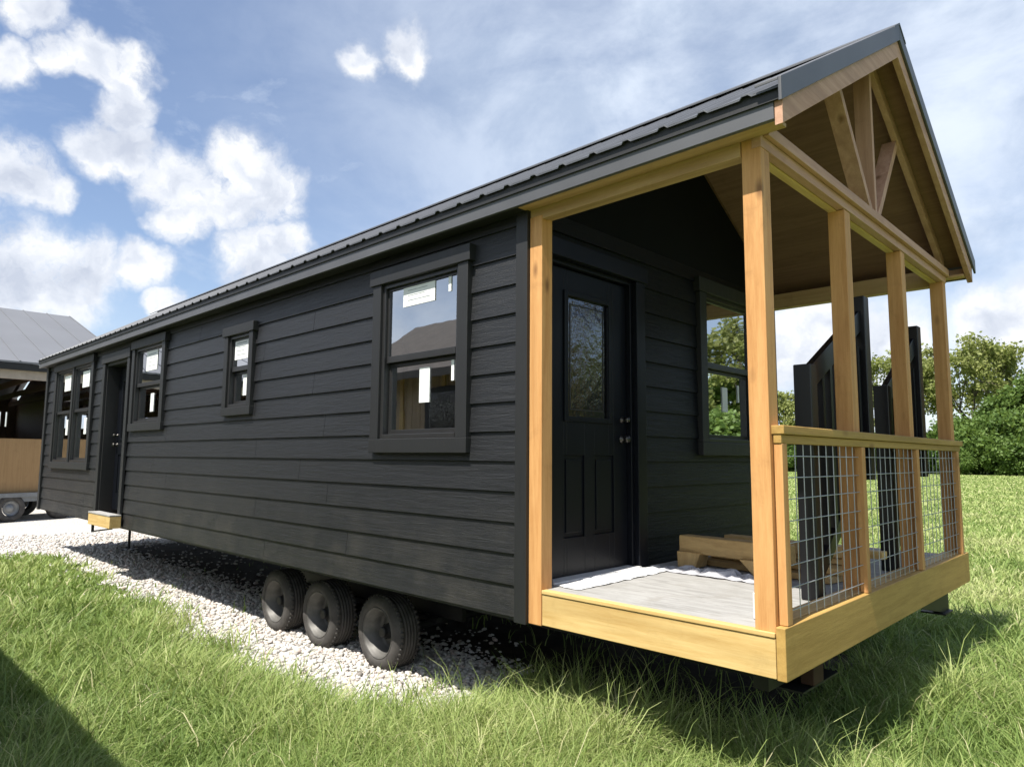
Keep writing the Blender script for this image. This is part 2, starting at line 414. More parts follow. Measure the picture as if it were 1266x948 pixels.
def casing(T, a0, a1, z0, z1, cw, mull=None, label=None, loc=None):
    def bx(mb, p0, p1, o0, o1, q0, q1):
        mb.hexa([T(p0, o0, q0), T(p1, o0, q0), T(p1, o1, q0), T(p0, o1, q0), T(p0, o0, q1), T(p1, o0, q1), T(p1, o1, q1), T(p0, o1, q1)])
    c = MB()
    bx(c, a0, a0 + cw, -.02, .036, z0 + cw, z1 - cw); bx(c, a1 - cw, a1, -.02, .036, z0 + cw, z1 - cw)
    bx(c, a0 - .03, a1 + .03, -.02, .050, z1 - cw, z1 + .012)
    bx(c, a0 - .005, a1 + .005, -.02, .040, z0, z0 + cw)
    if mull: bx(c, mull - .045, mull + .045, -.02, .030, z0 + cw, z1 - cw)
    o = c.build('window', M['trim'], house, .004, origin=T((a0 + a1) / 2, 0, z0))
    if label: o['label'] = label
    return o
TS = lambda a, o, z: (a, -o, z)
TF = lambda a, o, z: (X1 + o, a, z)
stk = {'big': [(-2.90, -2.52, 2.12, 2.31, 1, 1), (-2.37, -2.34, 2.16, 2.32, 1, 0), (-2.72, -2.60, 1.38, 1.64, 0, 0), (-2.36, -2.33, 1.52, 1.68, 0, 0)],
       'small': [(-5.82, -5.50, 1.98, 2.19, 1, 1), (-5.66, -5.55, 1.60, 1.84, 0, 0)],
       'mid': [(-8.50, -8.10, 2.08, 2.34, 1, 1), (-8.36, -8.24, 1.54, 1.78, 0, 0)]}
wl = {'big': 'large double hung window nearest the porch, reflecting a gabled roof', 'small': 'small square-ish window in the middle of the wall',
      'mid': 'medium window just right of the recessed side door', 'double': 'pair of tall windows at the far end of the wall'}
for w in WIN:
    a0, a1 = w['x']; z0, z1 = w['z']; cw = w['cw']
    mull = (a0 + a1) / 2 if w['n'] == 2 else None
    o = casing(TS, a0, a1, z0, z1, cw, mull, wl[w['name']])
    if w['n'] == 1: win_unit(TS, a0 + cw, a1 - cw, z0 + cw, z1 - cw, o, stk[w['name']], ratio=.485 if w['name'] != 'small' else .5)
    else:
        for (b0, b1, sh_) in ((a0 + cw, mull - .045, 0), (mull + .045, a1 - cw, 1)):
            c_ = b0 + (b1 - b0) * .55
            win_unit(TS, b0, b1, z0 + cw, z1 - cw, o, [(c_ - .17, c_ + .2, 2.05, 2.31, 1, 1), (c_ - .05, c_ + .07, 1.30, 1.56, 0, 0)], ratio=.52)
            if sh_ == 0:
                pass
o = casing(TF, 2.09, 3.24, 1.01, 2.51, .11, None, 'window on the porch back wall reflecting trees')
win_unit(TF, 2.20, 3.13, 1.12, 2.40, o, [(2.60, 2.70, 1.40, 1.62, 0, 0), (2.90, 2.93, 1.5, 1.66, 0, 0)])

# ---- doors
def door(T, a0, a1, z0, z1, gl, panels, knob, label, oo=-.04):
    def bx(mb, p0, p1, o0, o1, q0, q1):
        mb.hexa([T(p0, o0, q0), T(p1, o0, q0), T(p1, o1, q0), T(p0, o1, q0), T(p0, o0, q1), T(p1, o0, q1), T(p1, o1, q1), T(p0, o1, q1)])
    s = MB()
    for q in cut((a0, a1, z0, z1), [gl] + panels): bx(s, q[0], q[1], oo - .045, oo, q[2], q[3])
    for p in panels:      # recessed panel with raised field
        bx(s, p[0], p[1], oo - .04, oo - .014, p[2], p[3]); bx(s, p[0] + .03, p[1] - .03, oo - .02, oo - .004, p[2] + .03, p[3] - .03)
    d = s.build('door', M['doorp'], house, .003, origin=T((a0 + a1) / 2, oo, z0)); d['label'] = label
    f = MB(); b = .035
    bx(f, gl[0] - b, gl[0] + .004, oo - .002, oo + .014, gl[2] - b, gl[3] + b); bx(f, gl[1] - .004, gl[1] + b, oo - .002, oo + .014, gl[2] - b, gl[3] + b)
    bx(f, gl[0] + .004, gl[1] - .004, oo - .002, oo + .014, gl[2] - b, gl[2]); bx(f, gl[0] + .004, gl[1] - .004, oo - .002, oo + .014, gl[3], gl[3] + b)
    f.build('glass_frame', M['doorp'], d, .003)
    w_ = .045; cm = MB()
    for (u0, u1, q0, q1) in ((gl[0] + w_, gl[1] - w_, gl[2] + w_, gl[2] + w_ + .008), (gl[0] + w_, gl[1] - w_, gl[3] - w_ - .008, gl[3] - w_), (gl[0] + w_, gl[0] + w_ + .008, gl[2] + w_ + .008, gl[3] - w_ - .008), (gl[1] - w_ - .008, gl[1] - w_, gl[2] + w_ + .008, gl[3] - w_ - .008)):
        bx(cm, u0, u1, oo - .011, oo - .008, q0, q1)
    cm.build('glass_border', M['chrome'], d)
    p = MB(); p.quad(T(gl[0], oo - .012, gl[2]), T(gl[1], oo - .012, gl[2]), T(gl[1], oo - .012, gl[3]), T(gl[0], oo - .012, gl[3])); p.build('glass_pane', M['dglass'], d)
    ax = Vector(T(0, 1, 0)) - Vector(T(0, 0, 0))
    for nm, zz, q in (('door_knob', knob[1], 1), ('deadbolt', knob[1] + .14, .75)):
        MB().lathe_y(T(knob[0], oo, zz), [(0, .03 * q), (.008, .03 * q), (.012, .012), (.035, .012), (.04, .026 * q), (.058, .028 * q), (.066, .018 * q), (.067, .0001)], 16, ax).build(nm, M['chrome'], d, smooth=True)
    return d
door(TF, .21, 1.11, .215, 2.265, (.42, .89, 1.26, 2.08), [(.39, .61, .46, 1.0), (.72, .95, .46, 1.0)], (1.05, 1.12), 'front door under the porch with tall glass and two lower panels', oo=-.05)
t = MB()   # casing of porch door
t.box(X1 - .01, X1 + .034, 1.14, 1.25, .2, 2.30); t.box(X1 - .01, X1 + .034, .07, .18, .2, 2.30); t.box(X1 - .01, X1 + .045, .04, 1.28, 2.30, 2.42)
t.box(X1 - .10, X1 - .01, .165, .205, .2, 2.31); t.box(X1 - .10, X1 - .01, 1.115, 1.155, .2, 2.31); t.box(X1 - .10, X1 - .01, .205, 1.115, 2.27, 2.31)
t.build('door_casing', M['doorp'], house, .004)
MB().box(X1 - .12, X1 + .05, .18, 1.14, .2, .213).build('door_sill', M['plastic'], house, .003)
door(TS, DX[0] + .14, DX[1] - .10, .18, 2.27, (DX[0] + .35, DX[1] - .31, 1.22, 2.05), [(DX[0] + .27, DX[0] + .52, .42, .98), (DX[1] - .48, DX[1] - .23, .42, .98)], (DX[0] + .21, 1.12), 'recessed side door far along the long wall', oo=-.17)
t = MB()
t.box(DX[0], DX[0] + .11, -.036, .0, .02, 2.32); t.box(DX[1] - .10, DX[1], -.036, 0, .02, 2.32); t.box(DX[0] - .03, DX[1] + .03, -.05, 0, 2.32, 2.45)
t.box(DX[0] + .06, DX[0] + .13, 0, .25, .12, 2.36); t.box(DX[1] - .10, DX[1] - .06, 0, .25, .12, 2.36); t.box(DX[0] + .13, DX[1] - .10, 0, .25, 2.28, 2.36)
t.build('door_casing', M['trim'], house, .004)
st = MB().box(DX[0] + .30, DX[1] + .06, -.17, -.03, .0, .155).build('doorstep', M['pineX'], house, .004)
MB().box(DX[0] + .30, DX[1] + .06, -.175, -.03, .156, .176).build('step_tread', M['deck'], st, .003)
b = MB(); b.bar((DX[0] + .40, -.13, -.01), (DX[0] + .40, -.13, -.11), .03, .03, (1, 0, 0)); b.bar((DX[0] + .40, -.13, -.10), (DX[0] + .85, -.02, -.04), .03, .02); b.build('step_bracket', M['steel'], st)

# ---- chassis
ch = MB()
for y in (.85, W - .85):
    ch.box(X0 + .3, -.5, y - .006, y + .006, -.25, -.012); ch.box(X0 + .3, -.5, y - .06, y + .06, -.262, -.25); ch.box(X0 + .3, -.5, y - .06, y + .06, -.012, -.003)
x = X0 + .6
while x < -.4:
    for y0, y1 in ((.05, .79), (.91, W - .91), (W - .79, W - .05)): ch.box(x - .03, x + .03, max(y0, .3), min(y1, W - .3), -.06, -.004)
    x += 1.2
ch.box(-.30, -.22, .30, W - .1, -.16, -.004)
ch.build('chassis', M['steel'], house)
br = MB()   # coupler plate and gusset under the front corner
br.box(-.30, -.15, .55, 1.05, -.215, -.205); br.box(-.30, -.28, .60, 1.02, -.205, -.10)
br.build('hitch_plate', M['steel'], house)
MB().box(-.20, -.13, .64, .78, -.19, -.02).build('hitch_block', M['rust'], house, .005)
o = MB(); o.prism_yz(-.22, -.15, [(2.55, -.012), (3.60, -.012), (3.60, -.24), (3.42, -.24), (2.7, -.10)]); o.box(-.30, -.12, 3.36, 3.60, -.252, -.24); o.build('outrigger', M['steel'], house)
un = MB(); un.box(X0 + .05, X1, .04, W - .04, -.008, -.001); un.build('underbelly', M['steel'], house)
# ---- axles and wheels
ax = MB()
WX = (-3.50, -4.42, -5.24); WR = .30; WZ = G + WR - .012; WYF = .27
for x in WX: ax.tube((x, .5, WZ), (x, W - .5, WZ), .038, 12)
ax.box(-5.6, -3.0, .76, .80, -.36, -.25); ax.box(-5.6, -3.0, W - .80, W - .76, -.36, -.25)
for x in WX: ax.box(x - .25, x + .25, .70, .76, WZ + .05, WZ + .09)
ax.build('axle', M['steel'], house)
def wheel(x, yf, sgn, label=None):
    w = empty('wheel'); w.parent = house; w.location = Vector((x, yf, WZ)) - house.location
    if label: w['label'] = label
    c = (x, yf, WZ); A = (0, sgn, 0)
    prof = [(.030, .200), (.012, .204), (.003, .214), (.0, .235), (.006, .262), (.022, .287), (.040, .297)]
    for k in range(5):
        a = .050 + k * .030
        prof += [(a, .300), (a + .016, .300), (a + .018, .292), (a + .028, .292)]
    prof += [(.21, .297), (.225, .287), (.24, .262), (.245, .23), (.235, .185), (.21, .175)]
    T = MB().lathe_y(c, prof, 56, A)
    for k in range(44):
        t_ = 2 * math.pi * k / 44
        for (o0, o1, sh) in ((.030, .055, 0), (.200, .226, .5)):
            tt = t_ + sh * 2 * math.pi / 44
            p = Vector((x + math.cos(tt) * .297, yf, WZ + math.sin(tt) * .297)); rd = Vector((math.cos(tt), 0, math.sin(tt)))
            T.bar(p + Vector((0, sgn * o0, 0)), p + Vector((0, sgn * o1, 0)), .02, .012, rd)
    T.build('tyre', M['rubber'], w, smooth=True)
    rm = MB().lathe_y(c, [(.032, .200), (.010, .204), (.006, .197), (.024, .192), (.030, .185), (.050, .182), (.058, .166), (.150, .160), (.166, .150), (.170, .125), (.150, .105), (.146, .08), (.15, .06)], 56, A)
    rm.lathe_y(c, [(.21, .198), (.20, .17), (.172, .155)], 48, A)
    rm = rm.build('rim', M['rim'], w, smooth=True)
    hb = MB().lathe_y(c, [(.15, .062), (.115, .06), (.085, .045), (.06, .042), (.052, .034), (.051, .0001)], 24, A)
    for k in range(5):
        t_ = 2 * math.pi * k / 5 + .3
        q = (x + math.cos(t_) * .083, yf + sgn * .095, WZ + math.sin(t_) * .083)
        hb.tube((q[0], yf + sgn * .155, q[2]), (q[0], yf + sgn * .128, q[2]), .011, 6)
    hb.build('hub', M['hub'], w, smooth=False)
    return w
for x, lb in zip(WX, ('front wheel of the triple axle', 'middle wheel of the triple axle', 'rear wheel of the triple axle')): wheel(x, WYF, 1, lb)
for x in WX: wheel(x, W - WYF, -1)
# leg stand under the frame
j = MB(); j.tube((-12.5, 1.2, -.05), (-12.5, 1.2, G + .02), .022, 10); j.box(-12.6, -12.4, 1.1, 1.3, G, G + .02); j.build('jack_stand', M['steel'], house)

# ---- deck and porch frame
dk = MB()
for (y0, y1) in ((.045, 1.262), (1.265, 2.482), (2.485, W - .045)): dk.box(X1 + .02, -.05, y0, y1, .176, .200)
dk.build('deck_sheet', M['deck'], house, .002)
jb = MB()
for y in (.6, 1.2, 1.8, 2.4, 3.0): jb.box(X1 + .02, -.05, y, y + .04, .01, .163)
jb.build('deck_joists', M['oldX'], house)
MB().box(-1.455, -.047, .0, .042, .0, .178).build('side_skirt_beam', M['pineX'], house, .004)
MB().box(-1.455, -.047, -.006, .044, .180, .203).build('edge_strip', M['pineX'], house, .004)
MB().box(-1.455, -.047, W - .042, W, .0, .2).build('side_skirt_beam', M['pineX'], house, .004)
MB().box(-.045, 0, 0, W + .01, -.005, .23).build('front_skirt_board', M['ochre'], house, .005)
MB().box(X1, -1.458, -.004, .095, -.005, 2.50).build('wall_post', M['postZ'], house, .004)
PY = [.01, 1.17, 2.33, W - .11]
for i, y in enumerate(PY):
    MB().box(-.146, -.047, y, y + .10, .202, 2.497 if i in (1, 2) else 2.60).build('porch_post', M['postZ'], house, .004)
# headers
MB().box(X1, -.148, .0, .045, 2.475, 2.62).build('side_header', M['hdr'], house, .003)
MB().box(X1, -.148, .048, .095, 2.482, 2.62).build('side_header', M['hdr'], house, .003)
MB().box(X1, -.148, W - .09, W, 2.475, 2.62).build('side_header', M['hdr'], house, .003)
MB().box(-.090, -.042, .004, W - .002, 2.50, 2.612).build('truss_chord', M['trussY'], house, .003)
MB().box(-.039, -.012, .03, W - .02, 2.555, 2.612).build('truss_chord', M['trussY'], house, .003)
MB().box(-.140, -.094, .115, W - .115, 2.494, 2.60).build('front_header', M['pineY'], house, .003)
# trusses
def slope_bar(mb, x0, x1, ya, yb, top_off, depth):
    """timber following the roof slope between ya and yb (same side)"""
    pts = [(ya, zroof(ya) - top_off), (yb, zroof(yb) - top_off), (yb, zroof(yb) - top_off - depth), (ya, zroof(ya) - top_off - depth)]
    mb.prism_yz(x0, x1, pts)
for k, tx in enumerate((-.088,)):
    for ya, yb in ((.0, YC), (YC, W)):
        m_ = MB(); slope_bar(m_, tx, tx + .040, ya, yb, .082, .10); m_.build('truss_rafter', M['trussY'], house, .003)
    if k == 0:
        for (y0, y1) in ((YC, YC), (YC - .04, 1.20), (YC + .04, 2.44)):
            m_ = MB(); top = zroof(y1) - .18
            if y0 == y1: m_.box(tx - .07, tx + .036, YC - .02, YC + .02, 2.613, ZR - .17)
            else: m_.bar((tx - .020, y0 + (.03 if y1 > y0 else -.03), 2.64), (tx - .020, y1, top), .10, .05, (0, 1, 0))
            m_.build('truss_web', M['trussZ'], house, .002)
# porch ceiling (roof sheathing)
for ya, yb in ((EY + .03, YC), (YC, W - EY - .03)):
    m_ = MB(); slope_bar(m_, X1 - .02, .085, ya, yb, .055, .022); m_.build('roof_sheathing', M['ply'], house)
    m_ = MB(); slope_bar(m_, X0 - .05, X1 - .025, ya, yb, .055, .022); m_.build('roof_sheathing', M['ply'], house)
# fly rafters (pale wood under the metal rake)
for sg in (-1, 1):
    ya, yb = (EY + .004, YC) if sg < 0 else (YC, W - EY - .004)
    m_ = MB(); slope_bar(m_, .088, .128, ya, yb, .085, .125); m_.build('rake_board', M['trussY'], house, .003)
# soffits and fascia
def soffit(y0, y1, xa, xb, mat): MB().box(xa, xb, y0, y1, 2.548, 2.566).build('soffit', mat, house)
soffit(EY + .03, -.001, X0 - .05, X1 - .02, M['trim']); soffit(W + .001, W - EY - .03, X0 - .05, X1 - .02, M['trim'])
soffit(EY + .03, .0, X1 - .018, .086, M['hdr']); soffit(W + .001, W - EY - .03, X1 - .018, .086, M['hdr'])
for (y0, y1) in ((EY, EY + .028), (W - EY - .028, W - EY)):
    MB().box(X0 - .10, .086, y0, y1, 2.540, 2.665).build('fascia', M['eave'], house, .003)
for y in (EY + .031, W - EY - .051): MB().box(X1, .084, y, y + .02, 2.568, 2.63).build('sub_fascia', M['trussX'], house)
# the metal roof: ribbed sheets on both slopes
roof = None
for sg in (-1, 1):
    prof = []; x = X0 - .13; R_ = .013
    while x < .10:
        prof += [(x, 0), (x + .165, 0), (x + .180, R_), (x + .210, R_)]
        x += .225
    prof.append((x, 0)); prof = [(min(a, .125), b_) for a, b_ in prof]
    m_ = MB(); n = len(prof); ye = EY - .028; nz = 1 / math.sqrt(1 + SL * SL)
    for (yy, zz) in ((ye, zroof(ye)), (YC, ZR)):
        Y = yy if sg < 0 else W - yy
        for lay in (0, -.007):
            for a, h in prof: m_.v.append((a, Y + sg * h * SL * nz, zz - .022 + h * nz + lay))
    for i in range(n - 1):
        m_.f.append((i, i + 1, 2 * n + i + 1, 2 * n + i)); m_.f.append((n + i, n + i + 1, 3 * n + i + 1, 3 * n + i)); m_.f.append((i, i + 1, n + i + 1, n + i))
    o = m_.build('metal_roof_sheet', M['metal'], house)
    # drip edge below the sheet
    yd0, yd1 = (EY - .012, EY - .002) if sg < 0 else (W - EY + .002, W - EY + .012)
    MB().box(X0 - .11, .126, yd0, yd1, 2.622, 2.688).build('drip_edge', M['trim'], house)
    # rake trim
    m_ = MB(); ya, yb = (EY - .05, YC) if sg < 0 else (YC, W - EY + .05)
    slope_bar(m_, .130, .146, ya, yb, -.022, .115); slope_bar(m_, .02, .130, ya, yb, -.022, .016)
    m_.build('rake_trim', M['eave'], house, .003)
m_ = MB(); hw = .13
m_.prism_yz(X0 - .13, .150, [(YC - hw, ZR - SL * hw + .012), (YC, ZR + .014), (YC + hw, ZR - SL * hw + .012), (YC + hw, ZR - SL * hw + .024), (YC, ZR + .030), (YC - hw, ZR - SL * hw + .024)])
m_.build('ridge_cap', M['metal'], house)

# ---- front railing
rl = MB().box(-.085, .012, .03, W - .02, 1.100, 1.142).build('railing', M['ochre'], house, .004, origin=(-.03, YC, 1.1))
MB().box(-.042, -.004, .035, W - .05, 1.058, 1.098).build('sub_rail', M['ochre'], rl, .003)
for y in (.040, 1.15, 2.30, W - .165):
    MB().box(-.043, -.003, y, y + .058, .232, 1.056).build('rail_stud', M['postZ'], rl, .003)
gaps = [(.100, 1.148), (1.210, 2.298), (2.360, W - .167)]
for (a, b) in gaps:
    m_ = MB(); xx = -.030
    z = .285
    while z < 1.05: m_.tube((xx + .005, a - .01, z), (xx + .005, b + .01, z + random.uniform(-.004, .004)), .0026, 6); z += .102
    y = a + .05
    while y < b - .01: m_.tube((xx, y, .235), (xx, y + random.uniform(-.003, .003), 1.056), .0026, 6); y += .102
    m_.build('wire_mesh', M['wire'], rl)
MB().box(-.146, -.046, .112, W - .12, .203, .236).build('bottom_rail', M['oldY'], rl, .003)

# ------------------------------------------------------------------ things on the porch
def stair_rail(y0, y1, x0, x1, zt0, zt1, zb1, nb, label):
    """stored black stair railing: short post, tall post, sloping rails, balusters"""
    r = empty('stair_railing', ((x0 + x1) / 2, (y0 + y1) / 2, .2)); tag(r, label, 'stair railing', 'black stair railings stored on the porch')
    h = .05
    MB().box(x0 - h, x0 + h, y0 - h, y0 + h, .203, zt0).build('short_post', M['bposts'], r, .006)
    MB().box(x1 - h, x1 + h, y1 - h, y1 + h, zb1, zt1).build('tall_post', M['bposts'], r, .006)
    m_ = MB(); m_.bar((x0, y0 + .03, zt0 - .08), (x1, y1 - .03, zt1 - .16), .045, .13); m_.build('hand_rail', M['bposts'], r, .004)
    m_ = MB(); m_.bar((x0, y0 + .03, .30), (x1, y1 - .03, zb1 + .10), .04, .09); m_.build('bottom_rail', M['bposts'], r, .004)
    for i in range(nb):
        f = (i + .8) / (nb + .6); yy = y0 + (y1 - y0) * f; xx = x0 + (x1 - x0) * f
        MB().box(xx - .018, xx + .018, yy - .018, yy + .018, .30 + (zb1 - .20) * f, zt0 - .10 + (zt1 - .22 - zt0) * f).build('baluster', M['bposts'], r)
    return r
stair_rail(.90, 1.90, -.215, -.215, 1.53, 2.10, .85, 7, 'nearer black stair railing standing on the porch deck behind the wire mesh')
stair_rail(2.34, 3.22, -.215, -.215, 1.52, 2.08, .85, 7, 'farther black stair railing leaning at the far side of the porch deck')
# lumber offcuts
lb = empty('timber_trestle', (-1.0, 1.55, .2)); tag(lb, 'rough brown timber beam on two angled block feet on the porch deck', 'timber')
m_ = MB(); m_.bar((-1.38, 1.50, .36), (-.52, 1.36, .37), .11, .125); m_.build('beam', M['oldX'], lb, .01)
for (cx, cy, dx) in ((-1.27, 1.47, -.02), (-.76, 1.40, .09)):
    m_ = MB(); m_.hexa([(cx - .07 + dx, cy - .10, .204), (cx + .07 + dx, cy - .10, .204), (cx + .07 + dx, cy + .07, .204), (cx - .07 + dx, cy + .07, .204),
                        (cx - .10, cy - .09, .315), (cx + .09, cy - .09, .315), (cx + .09, cy + .05, .315), (cx - .10, cy + .05, .315)]); m_.build('foot_block', M['oldZ'], lb, .008)
for i, (a, b, z, lab) in enumerate((((-1.30, 1.72), (-.30, 1.55), .225, 'lowest loose brown board lying behind the trestle'), ((-1.25, 1.80), (-.25, 1.63), .27, 'middle loose brown board stacked behind the trestle'),
                               ((-1.28, 1.93), (-.28, 1.78), .315, 'top loose brown board in the stack behind the trestle'))):
    m_ = MB(); m_.bar((*a, z), (*b, z), .24 - .03 * i, .04)
    o = m_.build('loose_board', M['oldX'], None, .004, origin=(*a, z)); tag(o, lab, 'board', 'loose boards on the porch')
m_ = MB(); m_.bar((-1.2, 1.84, .375), (-.2, 1.7, .38), .10, .075); o = m_.build('loose_beam', M['oldX'], None, .004, origin=(-1.2, 1.84, .375)); tag(o, 'short square timber lying on top of the loose boards', 'timber')
m_ = MB(); m_.bar((-1.10, 1.98, .36), (-.12, 1.88, .36), .08, .05); o = m_.build('loose_beam', M['oldX'], None, .004, origin=(-1.1, 1.98, .36)); tag(o, 'narrow batten at the back of the board stack near the wall', 'timber')
def crumple(name, x0, x1, y0, y1, z, h, nx, ny, mat, label, cat, seed):
    r = np.random.default_rng(seed); m_ = MB()
    V = [[(x0 + (x1 - x0) * i / nx + r.uniform(-1, 1) * (x1 - x0) / nx * .35, y0 + (y1 - y0) * j / ny + r.uniform(-1, 1) * (y1 - y0) / ny * .35,
           z + h * (r.uniform(0, 1) ** 1.6) * (0.15 + math.sin(math.pi * i / nx) * math.sin(math.pi * j / ny))) for j in range(ny + 1)] for i in range(nx + 1)]
    for i in range(nx):
        for j in range(ny): m_.quad(V[i][j], V[i + 1][j], V[i + 1][j + 1]); m_.quad(V[i][j], V[i + 1][j + 1], V[i][j + 1])
    o = m_.build(name, mat, None, origin=((x0 + x1) / 2, (y0 + y1) / 2, z)); tag(o, label, cat)
crumple('plastic_wrap', -1.50, -1.30, .16, 1.30, .204, .035, 7, 26, M['plastic'], 'crumpled white plastic wrap along the front door threshold', 'plastic wrap', 1)
crumple('paper_wrap', -1.42, -.55, 1.12, 1.36, .204, .055, 22, 8, M['crump'], 'crumpled grey wrapping lying under the timber trestle', 'wrapping', 2)
o = MB().box(-.24, -.17, .19, .26, .204, .33).build('paper_cup', M['plastic'], None, .006, origin=(-.2, .22, .204)); tag(o, 'small white carton on the deck beside the near corner post', 'carton')

# ------------------------------------------------------------------ GROUND
N = 48; m_ = MB(); R1 = 2500
V = [(0, 0, G)]; rings = [20, 60, 150, 400, 1000, R1]
gv = [(0, 0, G)] + [(r * math.cos(2 * math.pi * i / N), r * math.sin(2 * math.pi * i / N), G) for r in rings for i in range(N)]
gf = [(0, 1 + i, 1 + (i + 1) % N) for i in range(N)] + [(1 + k * N + i, 1 + (k + 1) * N + i, 1 + (k + 1) * N + (i + 1) % N, 1 + k * N + (i + 1) % N) for k in range(len(rings) - 1) for i in range(N)]
m_.v = gv; m_.f = gf; o = m_.build('ground', M['ground']); tag(o, kind='structure')
EDGE = [(-60, -16.), (-45, -14), (-30, -12.), (-18, -6.5), (-13.9, -2.2), (-13.2, -.75), (-12.4, .05), (-10, .0), (-7.5, -.18), (-5.8, -.42), (-4.6, -.50), (-3.6, -.45), (-2.9, -.34), (-2.3, -.22), (-2.0, .15), (-2.5, 1.1), (-2.9, 1.5), (-3.1, 1.8)]
def edge_y(x): return np.interp(x, [e[0] for e in EDGE[:15]], [e[1] for e in EDGE[:15]])
def in_gravel(x, y, ymax=1.7):
    x = np.asarray(x); y = np.asarray(y)
    w = .10 * np.sin(x * 5.1 + 1) + .06 * np.sin(x * 11.3) + .05 * np.sin(y * 9 + x * 3)
    near = (y > edge_y(x) + w) & (x < -2.15 - np.clip(y - .3, 0, 2) * .6 + w) & (y < np.where(x < -9.5, 4.2, ymax) + w * 2)
    yard = (x < -13.2) & (y < 30) & (y > edge_y(x))
    return near | yard
pts = [e for e in EDGE]; dens = []
for (a, b) in zip(pts[:-1], pts[1:]):
    n = max(1, int(math.hypot(b[0] - a[0], b[1] - a[1]) / .15)) if a[0] > -16 else 4
    for i in range(n):
        f = i / n; x = a[0] + (b[0] - a[0]) * f; y = a[1] + (b[1] - a[1]) * f
        dens.append((x + random.uniform(-.03, .03), y + .10 * math.sin(x * 5.1 + 1) * .7 + random.uniform(-.04, .04)))
dens += [(-3.3, 1.9), (-6, 1.8), (-9.3, 1.9), (-10, 4.4), (-12, 4.5), (-15, 12), (-20, 30), (-60, 30)]
m_ = MB(); n = len(dens)
import mathutils.geometry as mg
tri = mg.tessellate_polygon([[Vector((x, y, 0)) for x, y in dens]])
m_.v = [(x, y, G + .004) for x, y in dens]; m_.f = [tuple(t) for t in tri]
o = m_.build('gravel_yard', M['gravel']); tag(o, kind='structure')

M['shade_sheet'] = simple('under_cabin_shade', (.045, .036, .027), .95, .1, var=.5, scale=5, bump=.8)  # near-black ground colour, the shade under the cabin painted in
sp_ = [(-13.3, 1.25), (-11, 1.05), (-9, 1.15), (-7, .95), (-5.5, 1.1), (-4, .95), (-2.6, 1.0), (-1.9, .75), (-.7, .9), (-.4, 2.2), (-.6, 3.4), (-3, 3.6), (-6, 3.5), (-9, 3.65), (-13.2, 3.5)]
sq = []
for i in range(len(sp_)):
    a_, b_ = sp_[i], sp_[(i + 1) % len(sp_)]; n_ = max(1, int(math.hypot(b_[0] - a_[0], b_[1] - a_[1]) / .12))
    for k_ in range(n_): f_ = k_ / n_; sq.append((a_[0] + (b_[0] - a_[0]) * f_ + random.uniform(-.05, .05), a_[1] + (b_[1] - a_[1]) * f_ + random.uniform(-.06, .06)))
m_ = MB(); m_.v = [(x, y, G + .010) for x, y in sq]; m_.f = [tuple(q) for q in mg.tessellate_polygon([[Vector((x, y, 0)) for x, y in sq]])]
o = m_.build('shade_sheet', M['shade_sheet']); tag(o, kind='structure')
# loose stones
CAM = np.array([1.33788827, -3.15, 0.98659145])
ns = 84000
ang = np.radians(rng.uniform(128, 178, ns)); r_ = 3.0 + 15 * rng.random(ns) ** 1.15
sx = CAM[0] + r_ * np.cos(ang); sy = CAM[1] + r_ * np.sin(ang)
ok = in_gravel(sx, sy) & (sy < 4) | ((rng.random(ns) < .10) & (sy < edge_y(sx) + .3) & (sy > edge_y(sx) - .45) & (sx < -1.2) & (sx > -13))
ok &= ~((sy > 1.0) & (sx > -12.9) & (rng.random(ns) < np.clip((sy - .9) * 2.2, 0, .93)))
sx, sy, r_ = sx[ok], sy[ok], r_[ok]; ns = len(sx)
ico_v = []; ph = (1 + 5 ** .5) / 2
for a in (-1, 1):
    for b in (-ph, ph): ico_v += [(0, a, b), (a, b, 0), (b, 0, a)]
ico_v = np.array(ico_v) / 1.9
import itertools
D = np.linalg.norm(ico_v[:, None] - ico_v[None], axis=2); e_ = np.min(D[D > 1e-6]) * 1.01
ico_f = np.array([c for c in itertools.combinations(range(12), 3) if D[c[0], c[1]] < e_ and D[c[1], c[2]] < e_ and D[c[0], c[2]] < e_])
for q in range(len(ico_f)):
    a, b, c = ico_f[q]
    if np.dot(np.cross(ico_v[b] - ico_v[a], ico_v[c] - ico_v[a]), ico_v[a]) < 0: ico_f[q] = (a, c, b)
sz = (.008 + .014 * rng.random(ns) ** 2.2) * (1 + r_ * .035)
V = ico_v[None] * (1 + .35 * (rng.random((ns, 12, 1)) - .5) * 2 * .8) * (sz[:, None, None] * np.stack([rng.uniform(.7, 1.5, ns), rng.uniform(.7, 1.3, ns), rng.uniform(.5, .95, ns)], 1)[:, None, :])
th = rng.uniform(0, 6.28, ns); c_, s_ = np.cos(th)[:, None], np.sin(th)[:, None]
Vx = V[..., 0] * c_ - V[..., 1] * s_ + sx[:, None]; Vy = V[..., 0] * s_ + V[..., 1] * c_ + sy[:, None]; Vz = V[..., 2] + G + .008 + sz[:, None] * .35 * rng.random((ns, 1)) * 1.5
V = np.stack([Vx, Vy, Vz], 2).reshape(-1, 3); F = (ico_f[None] + 12 * np.arange(ns)[:, None, None]).reshape(-1, 3)
mm = np_mesh('gravel_stones', V, F, M['stone'], np.repeat(np.clip(rng.beta(2.2, 1.5, ns), 0, 1), 12))
tag(link_mesh('gravel_stones', mm), 'loose white crushed stone in the gravel beside the trailer wheels', 'gravel', kind='stuff')

